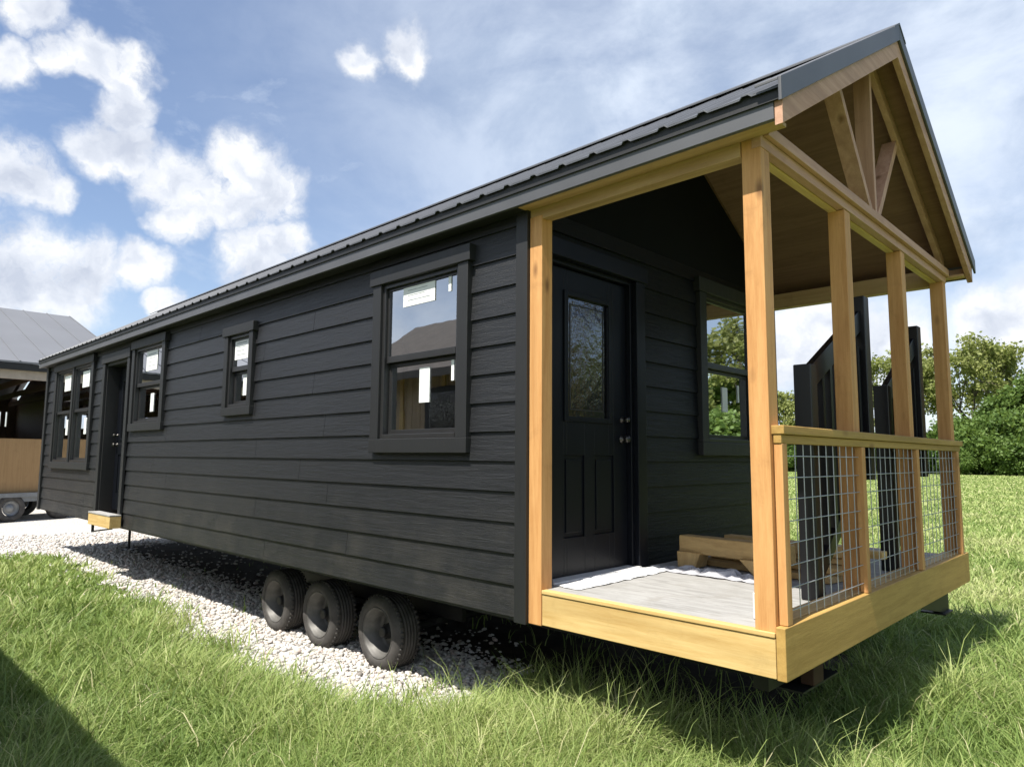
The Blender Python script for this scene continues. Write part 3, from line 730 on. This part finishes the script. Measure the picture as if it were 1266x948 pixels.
# grass blades
def pnoise(x, y, s, seed):
    rr = np.random.default_rng(seed); t = 0
    for k in range(5):
        a = rr.uniform(0, 6.28); f = s * (1.6 ** k); t = t + np.sin((x * np.cos(a) + y * np.sin(a)) * f + rr.uniform(0, 6.28) + 1.3 * np.sin((x * np.sin(a) - y * np.cos(a)) * f * .7)) / (1.25 ** k)
    return t / 3.2
def grass_mesh(name, n, az, r0, r1, pw, hmin, hmax, wide, label, bright=0.):
    ang = np.radians(rng.uniform(*az, n)); u = rng.random(n)
    r = (r0 ** (1 - pw) + u * (r1 ** (1 - pw) - r0 ** (1 - pw))) ** (1 / (1 - pw)) if pw != 1 else r0 * (r1 / r0) ** u
    x = CAM[0] + r * np.cos(ang); y = CAM[1] + r * np.sin(ang)
    # gather into tufts
    tx = np.round(x / .09 + .3 * np.sin(y * 7)) * .09; ty = np.round(y / .09 + .3 * np.sin(x * 9)) * .09
    k = np.clip(.35 - r * .02, 0, .35) * rng.random(n); x = x + (tx - x) * k; y = y + (ty - y) * k
    jt = rng.normal(-.03, .13, n); g_ = in_gravel(x, y - jt)
    under = (y > .35) & (y < 3.5) & (x < -.6) & (x > -14)
    tuft = pnoise(x, y, 4.0, 5) > .62
    keep = (~g_ | (tuft & (rng.random(n) < .35) & (y > -.8) & (x > -13.2) & (y < .9))) & ~(under & (rng.random(n) < .6)) & ~(under & (y > .8) & (x > -13.3) & (rng.random(n) < .93)) & ~((x < -24) & (y < 6))
    keep &= (np.hypot(x - CAM[0], y - CAM[1]) > 1.1)
    x, y, r = x[keep], y[keep], r[keep]; n = len(x)
    pat = pnoise(x, y, .9, 2); p2 = pnoise(x, y, 3.1, 8)
    edge = np.clip((edge_y(x) - y) / .5, .25, 1); edge = np.where((x > -2.2), 1, edge)
    gg = in_gravel(x, y); edge = np.where(gg, .45, edge)
    h = (hmin + (hmax - hmin) * np.clip(.38 + .42 * pat + .30 * p2 + .45 * (rng.random(n) - .3), 0, 1.25)) * (.55 + .45 * edge)
    tall = rng.random(n) < .035; h = np.where(tall & ~gg, h * 1.6, h)
    w = wide * (.7 + .6 * rng.random(n)) * np.maximum(1, r / 3.4) ** .95
    la = rng.uniform(0, 6.28, n) + .0; lean = (.35 + .85 * rng.random(n) ** 1.2) * h * np.where(tall, .75, .9)
    dx, dy = np.cos(la) * lean, np.sin(la) * lean + .12 * h
    wa = rng.uniform(0, 3.14, n); wx, wy = np.cos(wa) * w / 2, np.sin(wa) * w / 2
    P = np.zeros((n, 7, 3)); tt = (0, .38, .72)
    for i, t in enumerate(tt):
        cx = x + dx * t ** 1.8; cy = y + dy * t ** 1.8; cz = G + h * (t - .28 * t ** 3 * (lean / h))
        ww = (1 - .12 * i - (.2 if i == 2 else 0))
        P[:, 2 * i] = np.stack([cx - wx * ww, cy - wy * ww, cz], 1); P[:, 2 * i + 1] = np.stack([cx + wx * ww, cy + wy * ww, cz], 1)
    P[:, 6] = np.stack([x + dx * 1.05, y + dy * 1.05, G + h * (.96 - .33 * (lean / h))], 1)
    f = np.array([(0, 1, 3), (0, 3, 2), (2, 3, 5), (2, 5, 4), (4, 5, 6)])
    F = (f[None] + 7 * np.arange(n)[:, None, None]).reshape(-1, 3)
    tint = np.clip(.42 + bright + 0.26 * pat + .16 * p2 + .15 * rng.standard_normal(n), 0, .88); tint = np.where(rng.random(n) < .035, .97, tint)
    mm = np_mesh(name, P.reshape(-1, 3), F, M['grass'], np.repeat(tint, 7), smooth=True)
    o = link_mesh(name, mm); tag(o, label, 'grass', kind='stuff'); return o
grass_mesh('grass', 270000, (80, 186), 1.25, 9.0, 1.0, .10, .44, .0058, 'bright green meadow grass around the cabin')
grass_mesh('field_grass', 190000, (84, 136), 8.5, 95, 1.1, .10, .22, .0056, 'pale green field grass stretching back to the trees', .17)
grass_mesh('verge_grass', 40000, (136, 180), 8.5, 19, 1.0, .09, .20, .0056, 'green grass bordering the white gravel yard at the left')

# ------------------------------------------------------------------ TREES
def tree_meshes(seed, H, crown_r, base, nleaf, lsize, spread, twig=60):
    r = np.random.default_rng(seed); br = MB()
    tips = []
    def limb(p, d, L, rr, depth):
        q = p + d * L; br.tube(p, q, rr, 6, rr * .62, cap=False)
        if depth == 0: tips.append(q); return
        for i in range(3 if depth > 1 else 3):
            nd = (d + Vector(r.uniform(-1, 1, 3)) * spread); nd.z += .12; nd.normalize()
            limb(q, nd, L * r.uniform(.6, .82), rr * .58, depth - 1)
        tips.append(q)
    br.tube(Vector((0, 0, -.2)), Vector((0, 0, H * base)), H * .018, 8, H * .014, cap=False)
    for i in range(6):
        a = i * 1.047 + r.uniform(-.4, .4); el = r.uniform(.35, 1.3)
        d = Vector((math.cos(a) * math.cos(el), math.sin(a) * math.cos(el), math.sin(el)))
        limb(Vector((0, 0, H * base * r.uniform(.75, 1.0))), d, H * .17, H * .008, 3)
    T = np.array([tuple(t) for t in tips])
    mx = T[:, 2].max(); T[:, 2] = T[:, 2] * (H * .97 / mx); s_ = crown_r / np.percentile(np.hypot(T[:, 0], T[:, 1]), 95); 
    T[:, :2] *= s_
    for i in range(len(br.v)):
        v = br.v[i]
        if v[2] > H * base * .9: br.v[i] = (v[0] * s_, v[1] * s_, v[2] * (H * .97 / mx))
    # leaf clumps round the twig tips
    k = r.integers(0, len(T), nleaf); sd = H * .034
    c = T[k] + r.standard_normal((nleaf, 3)) * sd * r.uniform(.5, 1.3, (len(T), 1))[k] * np.array([1.1, 1.1, .75])
    tipt = r.random(len(T)) * .5
    u = r.standard_normal((nleaf, 3)); u /= np.linalg.norm(u, axis=1)[:, None]; v = np.cross(u, r.standard_normal((nleaf, 3))); v /= np.linalg.norm(v, axis=1)[:, None]
    s1 = lsize * r.uniform(.5, 1.25, nleaf)[:, None]
    P = np.stack([c - u * s1 - v * s1 * .2, c + v * s1 * .55, c + u * s1, c - v * s1 * .6], 1).reshape(-1, 3)
    F = np.arange(nleaf * 4).reshape(-1, 4)
    tint = np.clip(tipt[k] + .5 * r.random(nleaf), 0, 1)
    return br, P, F, np.repeat(tint, 4)
def make_tree(name, seed, H, cr, base, nleaf, ls, spread, mat):
    root = empty(name); br, P, F, t = tree_meshes(seed, H, cr, base, nleaf, ls, spread)
    br.build('trunk', M['bark'], root)
    link_mesh('crown', np_mesh('crown', P, F, mat, t, k=4), root)
    return root
def bush(name, seed, H, R, nleaf, ls, mat):
    r = np.random.default_rng(seed); root = empty(name); m_ = MB()
    for i in range(9): a = i * .7; m_.tube((0, 0, -.1), (math.cos(a) * R * .4, math.sin(a) * R * .4, H * .6), .07, 5, .03)
    m_.build('stem', M['bark'], root)
    nb_ = 60; C = r.standard_normal((nb_, 3)); C /= np.linalg.norm(C, axis=1)[:, None]; C *= (r.random((nb_, 1)) ** .4); C = C * np.array([R * .85, R * .85, H * .42]) + np.array([0, 0, H * .47])
    k = r.integers(0, nb_, nleaf); c = C[k] + r.standard_normal((nleaf, 3)) * H * .07; c[:, 2] = np.abs(c[:, 2])
    u = r.standard_normal((nleaf, 3)); u /= np.linalg.norm(u, axis=1)[:, None]; v = np.cross(u, r.standard_normal((nleaf, 3))); v /= np.linalg.norm(v, axis=1)[:, None]
    s1 = ls * r.uniform(.5, 1.2, nleaf)[:, None]
    P = np.stack([c - u * s1, c + v * s1 * .6, c + u * s1, c - v * s1 * .6], 1).reshape(-1, 3)
    bt = r.random(nb_) * .5
    link_mesh('crown', np_mesh('crown', P, np.arange(nleaf * 4).reshape(-1, 4), mat, np.repeat(np.clip(bt[k] + .5 * r.random(nleaf), 0, 1), 4), k=4), root)
    return root
def copy_tree(o):
    c = o.copy(); COL.objects.link(c)
    for ch_ in o.children: d = ch_.copy(); COL.objects.link(d); d.parent = c
    return c
P_ = {'tall': make_tree('tall_tree', 3, 17.5, 7.6, .22, 12500, .27, .85, M['leafA']),
      'mid': make_tree('leafy_tree', 5, 14, 6.0, .2, 16000, .30, .8, M['leafB']),
      'pale': make_tree('pale_tree', 9, 13, 5.5, .25, 6500, .26, .8, M['leafA']),
      'bush': bush('hedge_shrub', 4, 8, 5.0, 15000, .30, M['leafB']),
      'bush2': bush('bright_shrub', 6, 6, 4.2, 11000, .28, M['leafB'])}
used = set()
def place(kind, az, dist, s, label, group):
    src = P_[kind]
    if kind in used: o = copy_tree(src)
    else: o = src; used.add(kind)
    o.location = (CAM[0] + dist * math.cos(rad(az)), CAM[1] + dist * math.sin(rad(az)), G); o.scale = (s * random.uniform(.95, 1.1), s * random.uniform(.95, 1.1), s)
    o.rotation_euler = (0, 0, random.uniform(0, 6.28))
    tag(o, label, {'tall': 'tree', 'mid': 'tree', 'pale': 'tree'}.get(kind, 'shrub'), group)
TG = 'trees along the far edge of the field'; BG = 'shrubs along the far edge of the field'
place('tall', 100.4, 112, 1.03, 'tallest loose pale green tree just right of the last porch post', TG)
place('tall', 105.3, 114, .98, 'tall pale green tree seen between the third and last porch posts', TG)
place('pale', 112.2, 110, .92, 'low pale green tree just right of the near corner post', TG)
place('pale', 108.6, 112, .95, 'pale green tree seen between the two black railing posts', TG)
place('mid', 96.9, 106, .88, 'dark dense tree at the right edge of the photo', TG)
place('mid', 93.2, 108, .9, 'dark dense tree beyond the right edge of the field', TG)
place('pale', 115.5, 108, 1.0, 'pale tree hidden mostly behind the near corner post', TG)
for az, d, s, kd in ((96.0, 100, 1.05, 'bush'), (97.8, 99, .98, 'bush'), (99.6, 100, .95, 'bush'), (101.4, 101, .9, 'bush'), (103.2, 102, .85, 'bush2'), (104.9, 103, .8, 'bush'), (106.7, 103, .9, 'bush2'),
                     (108.6, 104, .75, 'bush'), (110.5, 104, .85, 'bush2'), (112.3, 104, .75, 'bush'), (114.2, 104, .9, 'bush2'), (94, 98, 1., 'bush'), (98.7, 96, .7, 'bush2'), (101, 97, .65, 'bush2')):
    place(kd, az, d, s, 'dense green shrub in the hedge row below the field trees', BG)
RG = 'trees right of the field, out of view, reflected in the porch window'
for az in range(44, 94, 5):
    place(('mid', 'pale', 'tall')[az % 3], az + random.uniform(-1.5, 1.5), random.uniform(45, 62), random.uniform(.6, .8), 'field side tree seen only as a reflection in the porch window', RG)
for az in range(46, 94, 6): place('bush', az, random.uniform(38, 44), .6, 'field side shrub seen only as a reflection in the porch window', RG)

# ------------------------------------------------------------------ BARN at the far left
M['barnroof'] = simple('grey_barn_roof_metal', (.155, .16, .175), .6, .4, .1, var=.06, scale=.4)
M['barnwood'] = wood('brown_barn_boards', 'Y', (.12, .07, .05), (.06, .035, .025), knots=False)
M['barntan'] = simple('tan_barn_fascia', (.36, .31, .26), .7, .3, var=.1)
BX, BY0, BY1 = -26.0, -22.0, 5.3; BE, BR, BW = 4.05, 7.30, 9.7
barn = empty('open_barn', (BX - BW, -8, G)); tag(barn, 'open sided barn with grey metal roof at the left edge behind the gravel yard', 'barn')
sl = (BR - BE) / BW
for sg in (1, -1):
    m_ = MB(); xe = BX + .5 if sg > 0 else BX - 2 * BW - .5; ze = BE - sl * .5
    m_.hexa([(xe, BY0, ze), (xe, BY1, ze), (BX - BW, BY1, BR), (BX - BW, BY0, BR), (xe, BY0, ze + .06), (xe, BY1, ze + .06), (BX - BW, BY1, BR + .06), (BX - BW, BY0, BR + .06)])
    y = BY0 + .3
    while y < BY1:
        m_.bar((xe, y, ze + .07), (BX - BW, y, BR + .07), .05, .03); y += .9
    m_.build('roof', M['barnroof'], barn)
MB().box(BX + .38, BX + .5, BY0, BY1, ze - .22, ze - .02).build('gutter', M['steel'], barn)
MB().box(BX + .20, BX + .36, BY0 + .1, BY1 - .1, 3.38, 3.84).build('header_beam', M['barntan'], barn)
for y in (BY1 - .3, 0.2, -4.8, -9.8, -14.8, -19.8):
    for x in (BX + .2, BX - 2 * BW): MB().box(x - .1, x + .1, y - .1, y + .1, G, 3.38 if x > BX else 3.9).build('post', M['barnwood'], barn)
m_ = MB(); y = BY0 + .5
while y < BY1 - .2:
    m_.bar((BX + .2, y, 3.80), (BX - BW, y, BR - .12), .06, .2); m_.bar((BX - 2 * BW, y, 3.80), (BX - BW, y, BR - .12), .06, .2); m_.box(BX - 2 * BW, BX + .2, y - .03, y + .03, 3.55, 3.78); y += 1.2
m_.build('rafter', M['barnwood'], barn)
m_ = MB(); y = BY0 + .1   # back wall: solid below and above, a band of upright slats between
xb = BX - 2 * BW
m_.box(xb, xb + .05, BY0, BY1, G, 2.45); m_.box(xb, xb + .05, BY0, BY1, 3.25, 4.0)
while y < BY1: m_.box(xb, xb + .05, y, y + .22, 2.45, 3.25); y += .50
m_.build('back_wall', M['barnwood'], barn)
for yy in (BY0, BY1 - .05):
    m_ = MB(); m_.quad((BX, yy, 3.7), (xb, yy, 3.7), (BX - BW, yy, BR - .1)); m_.box(xb, BX - 6, yy, yy + .05, G, 3.7)
    m_.build('end_wall', M['barnwood'], barn)
lk = MB(); r2 = random.Random(3)
for i in range(9): z = G + .25 * i; lk.box(-32.5 - r2.uniform(0, .4), -30.5, -6, 4 - r2.uniform(0, .8), z, z + .17)
o = lk.build('lumber_stack', M['barnwood'], None, origin=(-31.5, -1, G)); tag(o, 'dark stack of boards inside the open barn', 'lumber stack')
# ---- flatbed trailer with plywood crate
M['plyboard'] = wood('tan_plywood', 'Z', (.33, .205, .095), (.25, .15, .065), knots=False)
tr = empty('flatbed_trailer', (-20.2, -.6, G), 0); tag(tr, 'low grey flatbed trailer with black wheels parked in front of the barn', 'trailer')
U = Vector((-.28, .96, 0)).normalized(); Nn = Vector((U.y, -U.x, 0)); O = Vector((-20.0, .75, 0))
def tp(u, n_, z): q = O + U * u + Nn * n_; return (q.x, q.y, z)
def tbox(mb, u0, u1, n0, n1, z0, z1): mb.hexa([tp(u0, n0, z0), tp(u0, n1, z0), tp(u1, n1, z0), tp(u1, n0, z0), tp(u0, n0, z1), tp(u0, n1, z1), tp(u1, n1, z1), tp(u1, n0, z1)])
m_ = MB(); tbox(m_, -5.2, 2.6, -2.2, .05, -.12, -.02); tbox(m_, -5.2, 2.6, -.1, .0, -.24, -.12); tbox(m_, -5.2, 2.6, -2.1, -2.0, -.24, -.12); m_.build('trailer_bed', simple('trailer_grey', (.17, .18, .19), .6), tr)
for (u, n0) in ((.0, -.0), (1.25, -.0), (.0, -2.0), (1.25, -2.0)):
    c = tp(u, n0 + .02, G + .345)
    a = Nn if n0 == 0 else -Nn
    w = empty('wheel'); w.parent = tr; w.location = Vector(c) - tr.location
    MB().lathe_y(c, [(.0, .20), (.02, .22), (.02, .31), (-.02, .345), (-.18, .345), (-.2, .31), (-.2, .2)], 32, a).build('tyre', M['rubber'], w, smooth=True)
    MB().lathe_y(c, [(.01, .19), (-.03, .18), (-.06, .14), (-.05, .10), (.0, .07), (.0, .0001)], 24, a).build('rim', simple('silver_rim', (.22, .225, .23), .5, .5, .4), w, smooth=True)
cr = empty('plywood_crate', tp(-2, -1, -.02)); tag(cr, 'tan plywood box with a dark opening standing on the flatbed trailer', 'crate')
m_ = MB()
for q in cut((-4.6, .70, -.018, 1.34), [(-1.62, -1.0, .30, 1.02)]): tbox(m_, q[0], q[1], -.14, -.12, q[2], q[3])
tbox(m_, -4.6, -4.58, -2.0, -.14, -.018, 1.34); tbox(m_, .68, .70, -2.0, -.14, -.018, 1.34); tbox(m_, -4.6, .7, -2.02, -2.0, -.018, 1.34); tbox(m_, -4.6, .7, -2.02, -.12, 1.342, 1.36)
m_.build('box_panels', M['plyboard'], cr)
m_ = MB(); tbox(m_, .705, .80, -1.9, -.13, -.018, 1.30); m_.build('end_frame', M['steel'], cr)

# ------------------------------------------------------------------ neighbour cabin (outside the frame: casts the corner shadow, shows in the window)
M['brown'] = wood('brown_board_siding', 'Z', (.42, .31, .21), (.26, .18, .11), knots=False)
nbx0, nbx1, ny = -9.4, -2.15, -5.25
nb_ = empty('neighbour_cabin', (-6, ny, G)); tag(nb_, 'brown board cabin across the grass seen only as a reflection in the near window', 'cabin')
m_ = MB(); x = nbx0
while x < nbx1 - .05:
    x1 = min(x + .235, nbx1); m_.box(x, x1 - .012, -3.97, -3.95, G + .5, 2.3); x = x1
m_.box(nbx0, nbx1, -6.5, -3.972, G + .45, 2.3); m_.build('wall', M['brown'], nb_)
for x in np.arange(nbx0, nbx1, 1.1): MB().box(x, x + .09, -3.95, -3.92, G + .5, 2.3).build('batten', M['oldZ'], nb_)
for x in (-7.6, -4.6): 
    w_ = MB().box(x, x + .9, -3.949, -3.91, .9, 2.1).build('window', M['trim'], nb_); MB().box(x + .1, x + .8, -3.91, -3.905, 1.0, 2.0).build('glass_pane', M['dglass'], w_)
m_ = MB(); m_.prism_yz(nbx0 - .15, nbx1 + .15, [(-3.52, 2.22), (ny, 3.42), (-6.9, 2.22), (-6.9, 2.34), (ny, 3.55), (-3.52, 2.34)]); m_.build('roof', simple('brown_roof', (.13, .11, .09), .7), nb_)
m_ = MB(); m_.prism_yz(nbx0, nbx1, [(-3.97, 2.30), (-6.5, 2.30), (ny, 3.30)]); m_.build('gable', M['oldZ'], nb_)
for x in (-8.8, -6.2, -3.4): MB().box(x - .15, x + .15, -6, -4, G, G + .45).build('pier', M['steel'], nb_)

# ------------------------------------------------------------------ WORLD, SUN
wd = bpy.data.worlds.new('World'); S.world = wd; wd.use_nodes = True
nt = wd.node_tree; nt.nodes.clear()
class WT(NT):
    def __init__(s): s.t = nt
t = WT()
EL = 60.5; SUNV = Vector((.045, -1 / math.tan(rad(EL)), 1.0)).normalized()
el = math.asin(SUNV.z); azs = math.atan2(SUNV.x, SUNV.y)
sky = t.n('ShaderNodeTexSky', sky_type='NISHITA'); sky.sun_disc = False; sky.sun_elevation = el; sky.sun_rotation = azs
sky.air_density = 1.0; sky.dust_density = .6; sky.ozone_density = 1.6
bg1 = t.n('ShaderNodeBackground'); bg1.inputs['Strength'].default_value = .100
tc = t.n('ShaderNodeTexCoord'); d = tc.outputs['Generated']
sx_ = t.n('ShaderNodeSeparateXYZ'); t.l(d, sx_.inputs[0])
# domain warp
wn = t.n('ShaderNodeTexNoise'); wn.inputs['Scale'].default_value = 9; wn.inputs['Detail'].default_value = 5; wn.inputs['Roughness'].default_value = .6; t.l(d, wn.inputs['Vector'])
ws = t.n('ShaderNodeVectorMath', operation='SUBTRACT'); t.l(wn.outputs['Color'], ws.inputs[0]); ws.inputs[1].default_value = (.5, .5, .5)
wm = t.n('ShaderNodeVectorMath', operation='SCALE'); t.l(ws.outputs[0], wm.inputs[0]); wm.inputs['Scale'].default_value = .085
wa = t.n('ShaderNodeVectorMath', operation='ADD'); t.l(d, wa.inputs[0]); t.l(wm.outputs[0], wa.inputs[1])
CL = [(-.88, .169, .443, .027), (-.867, .206, .454, .033), (-.855, .24, .459, .027), (-.872, .23, .432, .025), (-.883, .239, .404, .029), (-.908, .223, .356, .033), (-.896, .254, .363, .028), (-.936, .151, .317, .039), (-.936, .175, .305, .026), (-.89, .305, .34, .041), (-.897, .319, .304, .034), (-.853, .376, .362, .050), (-.846, .406, .347, .045), (-.872, .365, .326, .040), (-.873, .412, .261, .054), (-.859, .433, .274, .038), (-.964, .167, .207, .064), (-.956, .21, .204, .054), (-.946, .232, .227, .042), (-.928, .285, .24, .031), (-.898, .133, .42, .030), (-.864, .14, .484, .037), (-.682, .515, .519, .030), (-.723, .469, .508, .025), (-.929, .317, .193, .024), (-.348, .924, .157, .060), (-.386, .911, .149, .055), (-.269, .954, .131, .058), (-.143, .977, .16, .052), (-.10, .977, .17, .05)]
def blobs(vec):
    acc = None
    for (x, y, z, r) in CL:
        q = t.n('ShaderNodeVectorMath', operation='DISTANCE'); t.l(vec, q.inputs[0]); q.inputs[1].default_value = (x, y, z)
        b = t.math('MULTIPLY_ADD', q.outputs['Value'], -1 / (r * 1.40), 1., clamp=True)
        acc = b if acc is None else t.math('MAXIMUM', acc, b)
    return acc
B = blobs(wa.outputs[0])
fine = t.n('ShaderNodeTexNoise'); fine.inputs['Scale'].default_value = 21; fine.inputs['Detail'].default_value = 10; fine.inputs['Roughness'].default_value = .66; t.l(wa.outputs[0], fine.inputs['Vector'])
den = t.math('MULTIPLY', B, t.math('MULTIPLY_ADD', fine.outputs['Fac'], 3.2, -.55))
def smooth(v, a, b):
    m = t.n('ShaderNodeMapRange', interpolation_type='SMOOTHSTEP'); m.inputs['From Min'].default_value = a; m.inputs['From Max'].default_value = b; t.l(v, m.inputs['Value']); return m.outputs[0]
dens_ = smooth(den, .03, .60)
core = smooth(den, .55, 1.05)
# vertical shading inside the clouds
up = t.n('ShaderNodeVectorMath', operation='ADD'); t.l(wa.outputs[0], up.inputs[0]); up.inputs[1].default_value = (-.01, -.015, .03)
f2 = t.n('ShaderNodeTexNoise'); f2.inputs['Scale'].default_value = 11; f2.inputs['Detail'].default_value = 5; t.l(up.outputs[0], f2.inputs['Vector'])
f1 = t.n('ShaderNodeTexNoise'); f1.inputs['Scale'].default_value = 11; f1.inputs['Detail'].default_value = 5; t.l(wa.outputs[0], f1.inputs['Vector'])
sh_ = t.math('MULTIPLY_ADD', t.math('SUBTRACT', f1.outputs['Fac'], f2.outputs['Fac']), 2.4, .62, clamp=True)
sh_ = t.math('SUBTRACT', sh_, t.math('MULTIPLY', core, .22), clamp=True)
ccol = t.ramp(sh_, [(0, (.58, .63, .74)), (.45, (.78, .82, .90)), (.8, (.98, .99, 1.0))])
# thin high veil, thick toward the right of the view
vp = t.n('ShaderNodeVectorMath', operation='DISTANCE'); t.l(d, vp.inputs[0]); vp.inputs[1].default_value = (-.22, .86, .46)
vmask = t.math('MAXIMUM', smooth(vp.outputs['Value'], 1.0, .18), smooth(sx_.outputs[1], .05, -.35))
vm = t.n('ShaderNodeMapping'); t.l(d, vm.inputs['Vector']); vm.inputs['Scale'].default_value = (2.2, 2.2, 4.5); vm.inputs['Rotation'].default_value = (.3, .5, .2)
v1 = t.noise(vm.outputs[0], 2.0, 9, .6, .25)
veil = t.math('MULTIPLY', smooth(v1, .22, .66), vmask); veil = t.math('MULTIPLY_ADD', vmask, .38, t.math('MULTIPLY', veil, .62), clamp=True)
wisp = t.math('MULTIPLY', smooth(t.noise(vm.outputs[0], 3.4, 9, .62, .35), .48, .80), .45)
lowz = smooth(sx_.outputs[2], .30, .0)
base_v = t.math('MAXIMUM', t.math('MAXIMUM', veil, wisp), t.math('MULTIPLY', lowz, .35))
# grey soft patches inside the veil
gp = smooth(t.noise(d, 5.0, 9, .62, .25), .42, .70)
vcol = t.mix(gp, (.72, .80, .92), (.47, .56, .71))
skyc = t.mix(1., sky.outputs[0], (1.06, 1.0, 1.0), 'MULTIPLY')
t.l(skyc, bg1.inputs['Color'])
bg2 = t.n('ShaderNodeBackground'); t.l(vcol, bg2.inputs['Color']); bg2.inputs['Strength'].default_value = .70
bg3 = t.n('ShaderNodeBackground'); t.l(ccol, bg3.inputs['Color']); bg3.inputs['Strength'].default_value = .64
m1 = t.n('ShaderNodeMixShader'); t.l(base_v, m1.inputs[0]); t.l(bg1.outputs[0], m1.inputs[1]); t.l(bg2.outputs[0], m1.inputs[2])
m2 = t.n('ShaderNodeMixShader'); t.l(t.math('MULTIPLY', dens_, .95), m2.inputs[0]); t.l(m1.outputs[0], m2.inputs[1]); t.l(bg3.outputs[0], m2.inputs[2])
wo = t.n('ShaderNodeOutputWorld'); t.l(m2.outputs[0], wo.inputs['Surface'])
sun = bpy.data.lights.new('sun', 'SUN'); sun.energy = 4.9; sun.angle = rad(.5); sun.color = (1, .95, .86)
so = bpy.data.objects.new('sun', sun); COL.objects.link(so); so.rotation_euler = SUNV.to_track_quat('Z', 'Y').to_euler(); so.location = (0, -20, 30)

# ------------------------------------------------------------------ CAMERA
Rr = [[0.7186539202646326, 0.6953326123746295, 0.007007214606992933], [-0.06824430733567505, 0.08055438640537804, -0.9944112355294097], [-0.6920110240484245, 0.7141593302612004, 0.10534321808414897]]
right, down, fwd = (Vector(q) for q in Rr)
cam = bpy.data.cameras.new('camera'); co = bpy.data.objects.new('camera', cam); COL.objects.link(co)
mt = Matrix((right, -down, -fwd)).transposed().to_4x4(); mt.translation = Vector(CAM); co.matrix_world = mt
cam.sensor_fit = 'HORIZONTAL'; cam.sensor_width = 36; cam.lens = 854.66 / 1266 * 36; cam.clip_end = 6000; cam.clip_start = .05
S.camera = co
S.view_settings.view_transform = 'Standard'; S.view_settings.look = 'None'; S.view_settings.exposure = .78; S.view_settings.gamma = 1
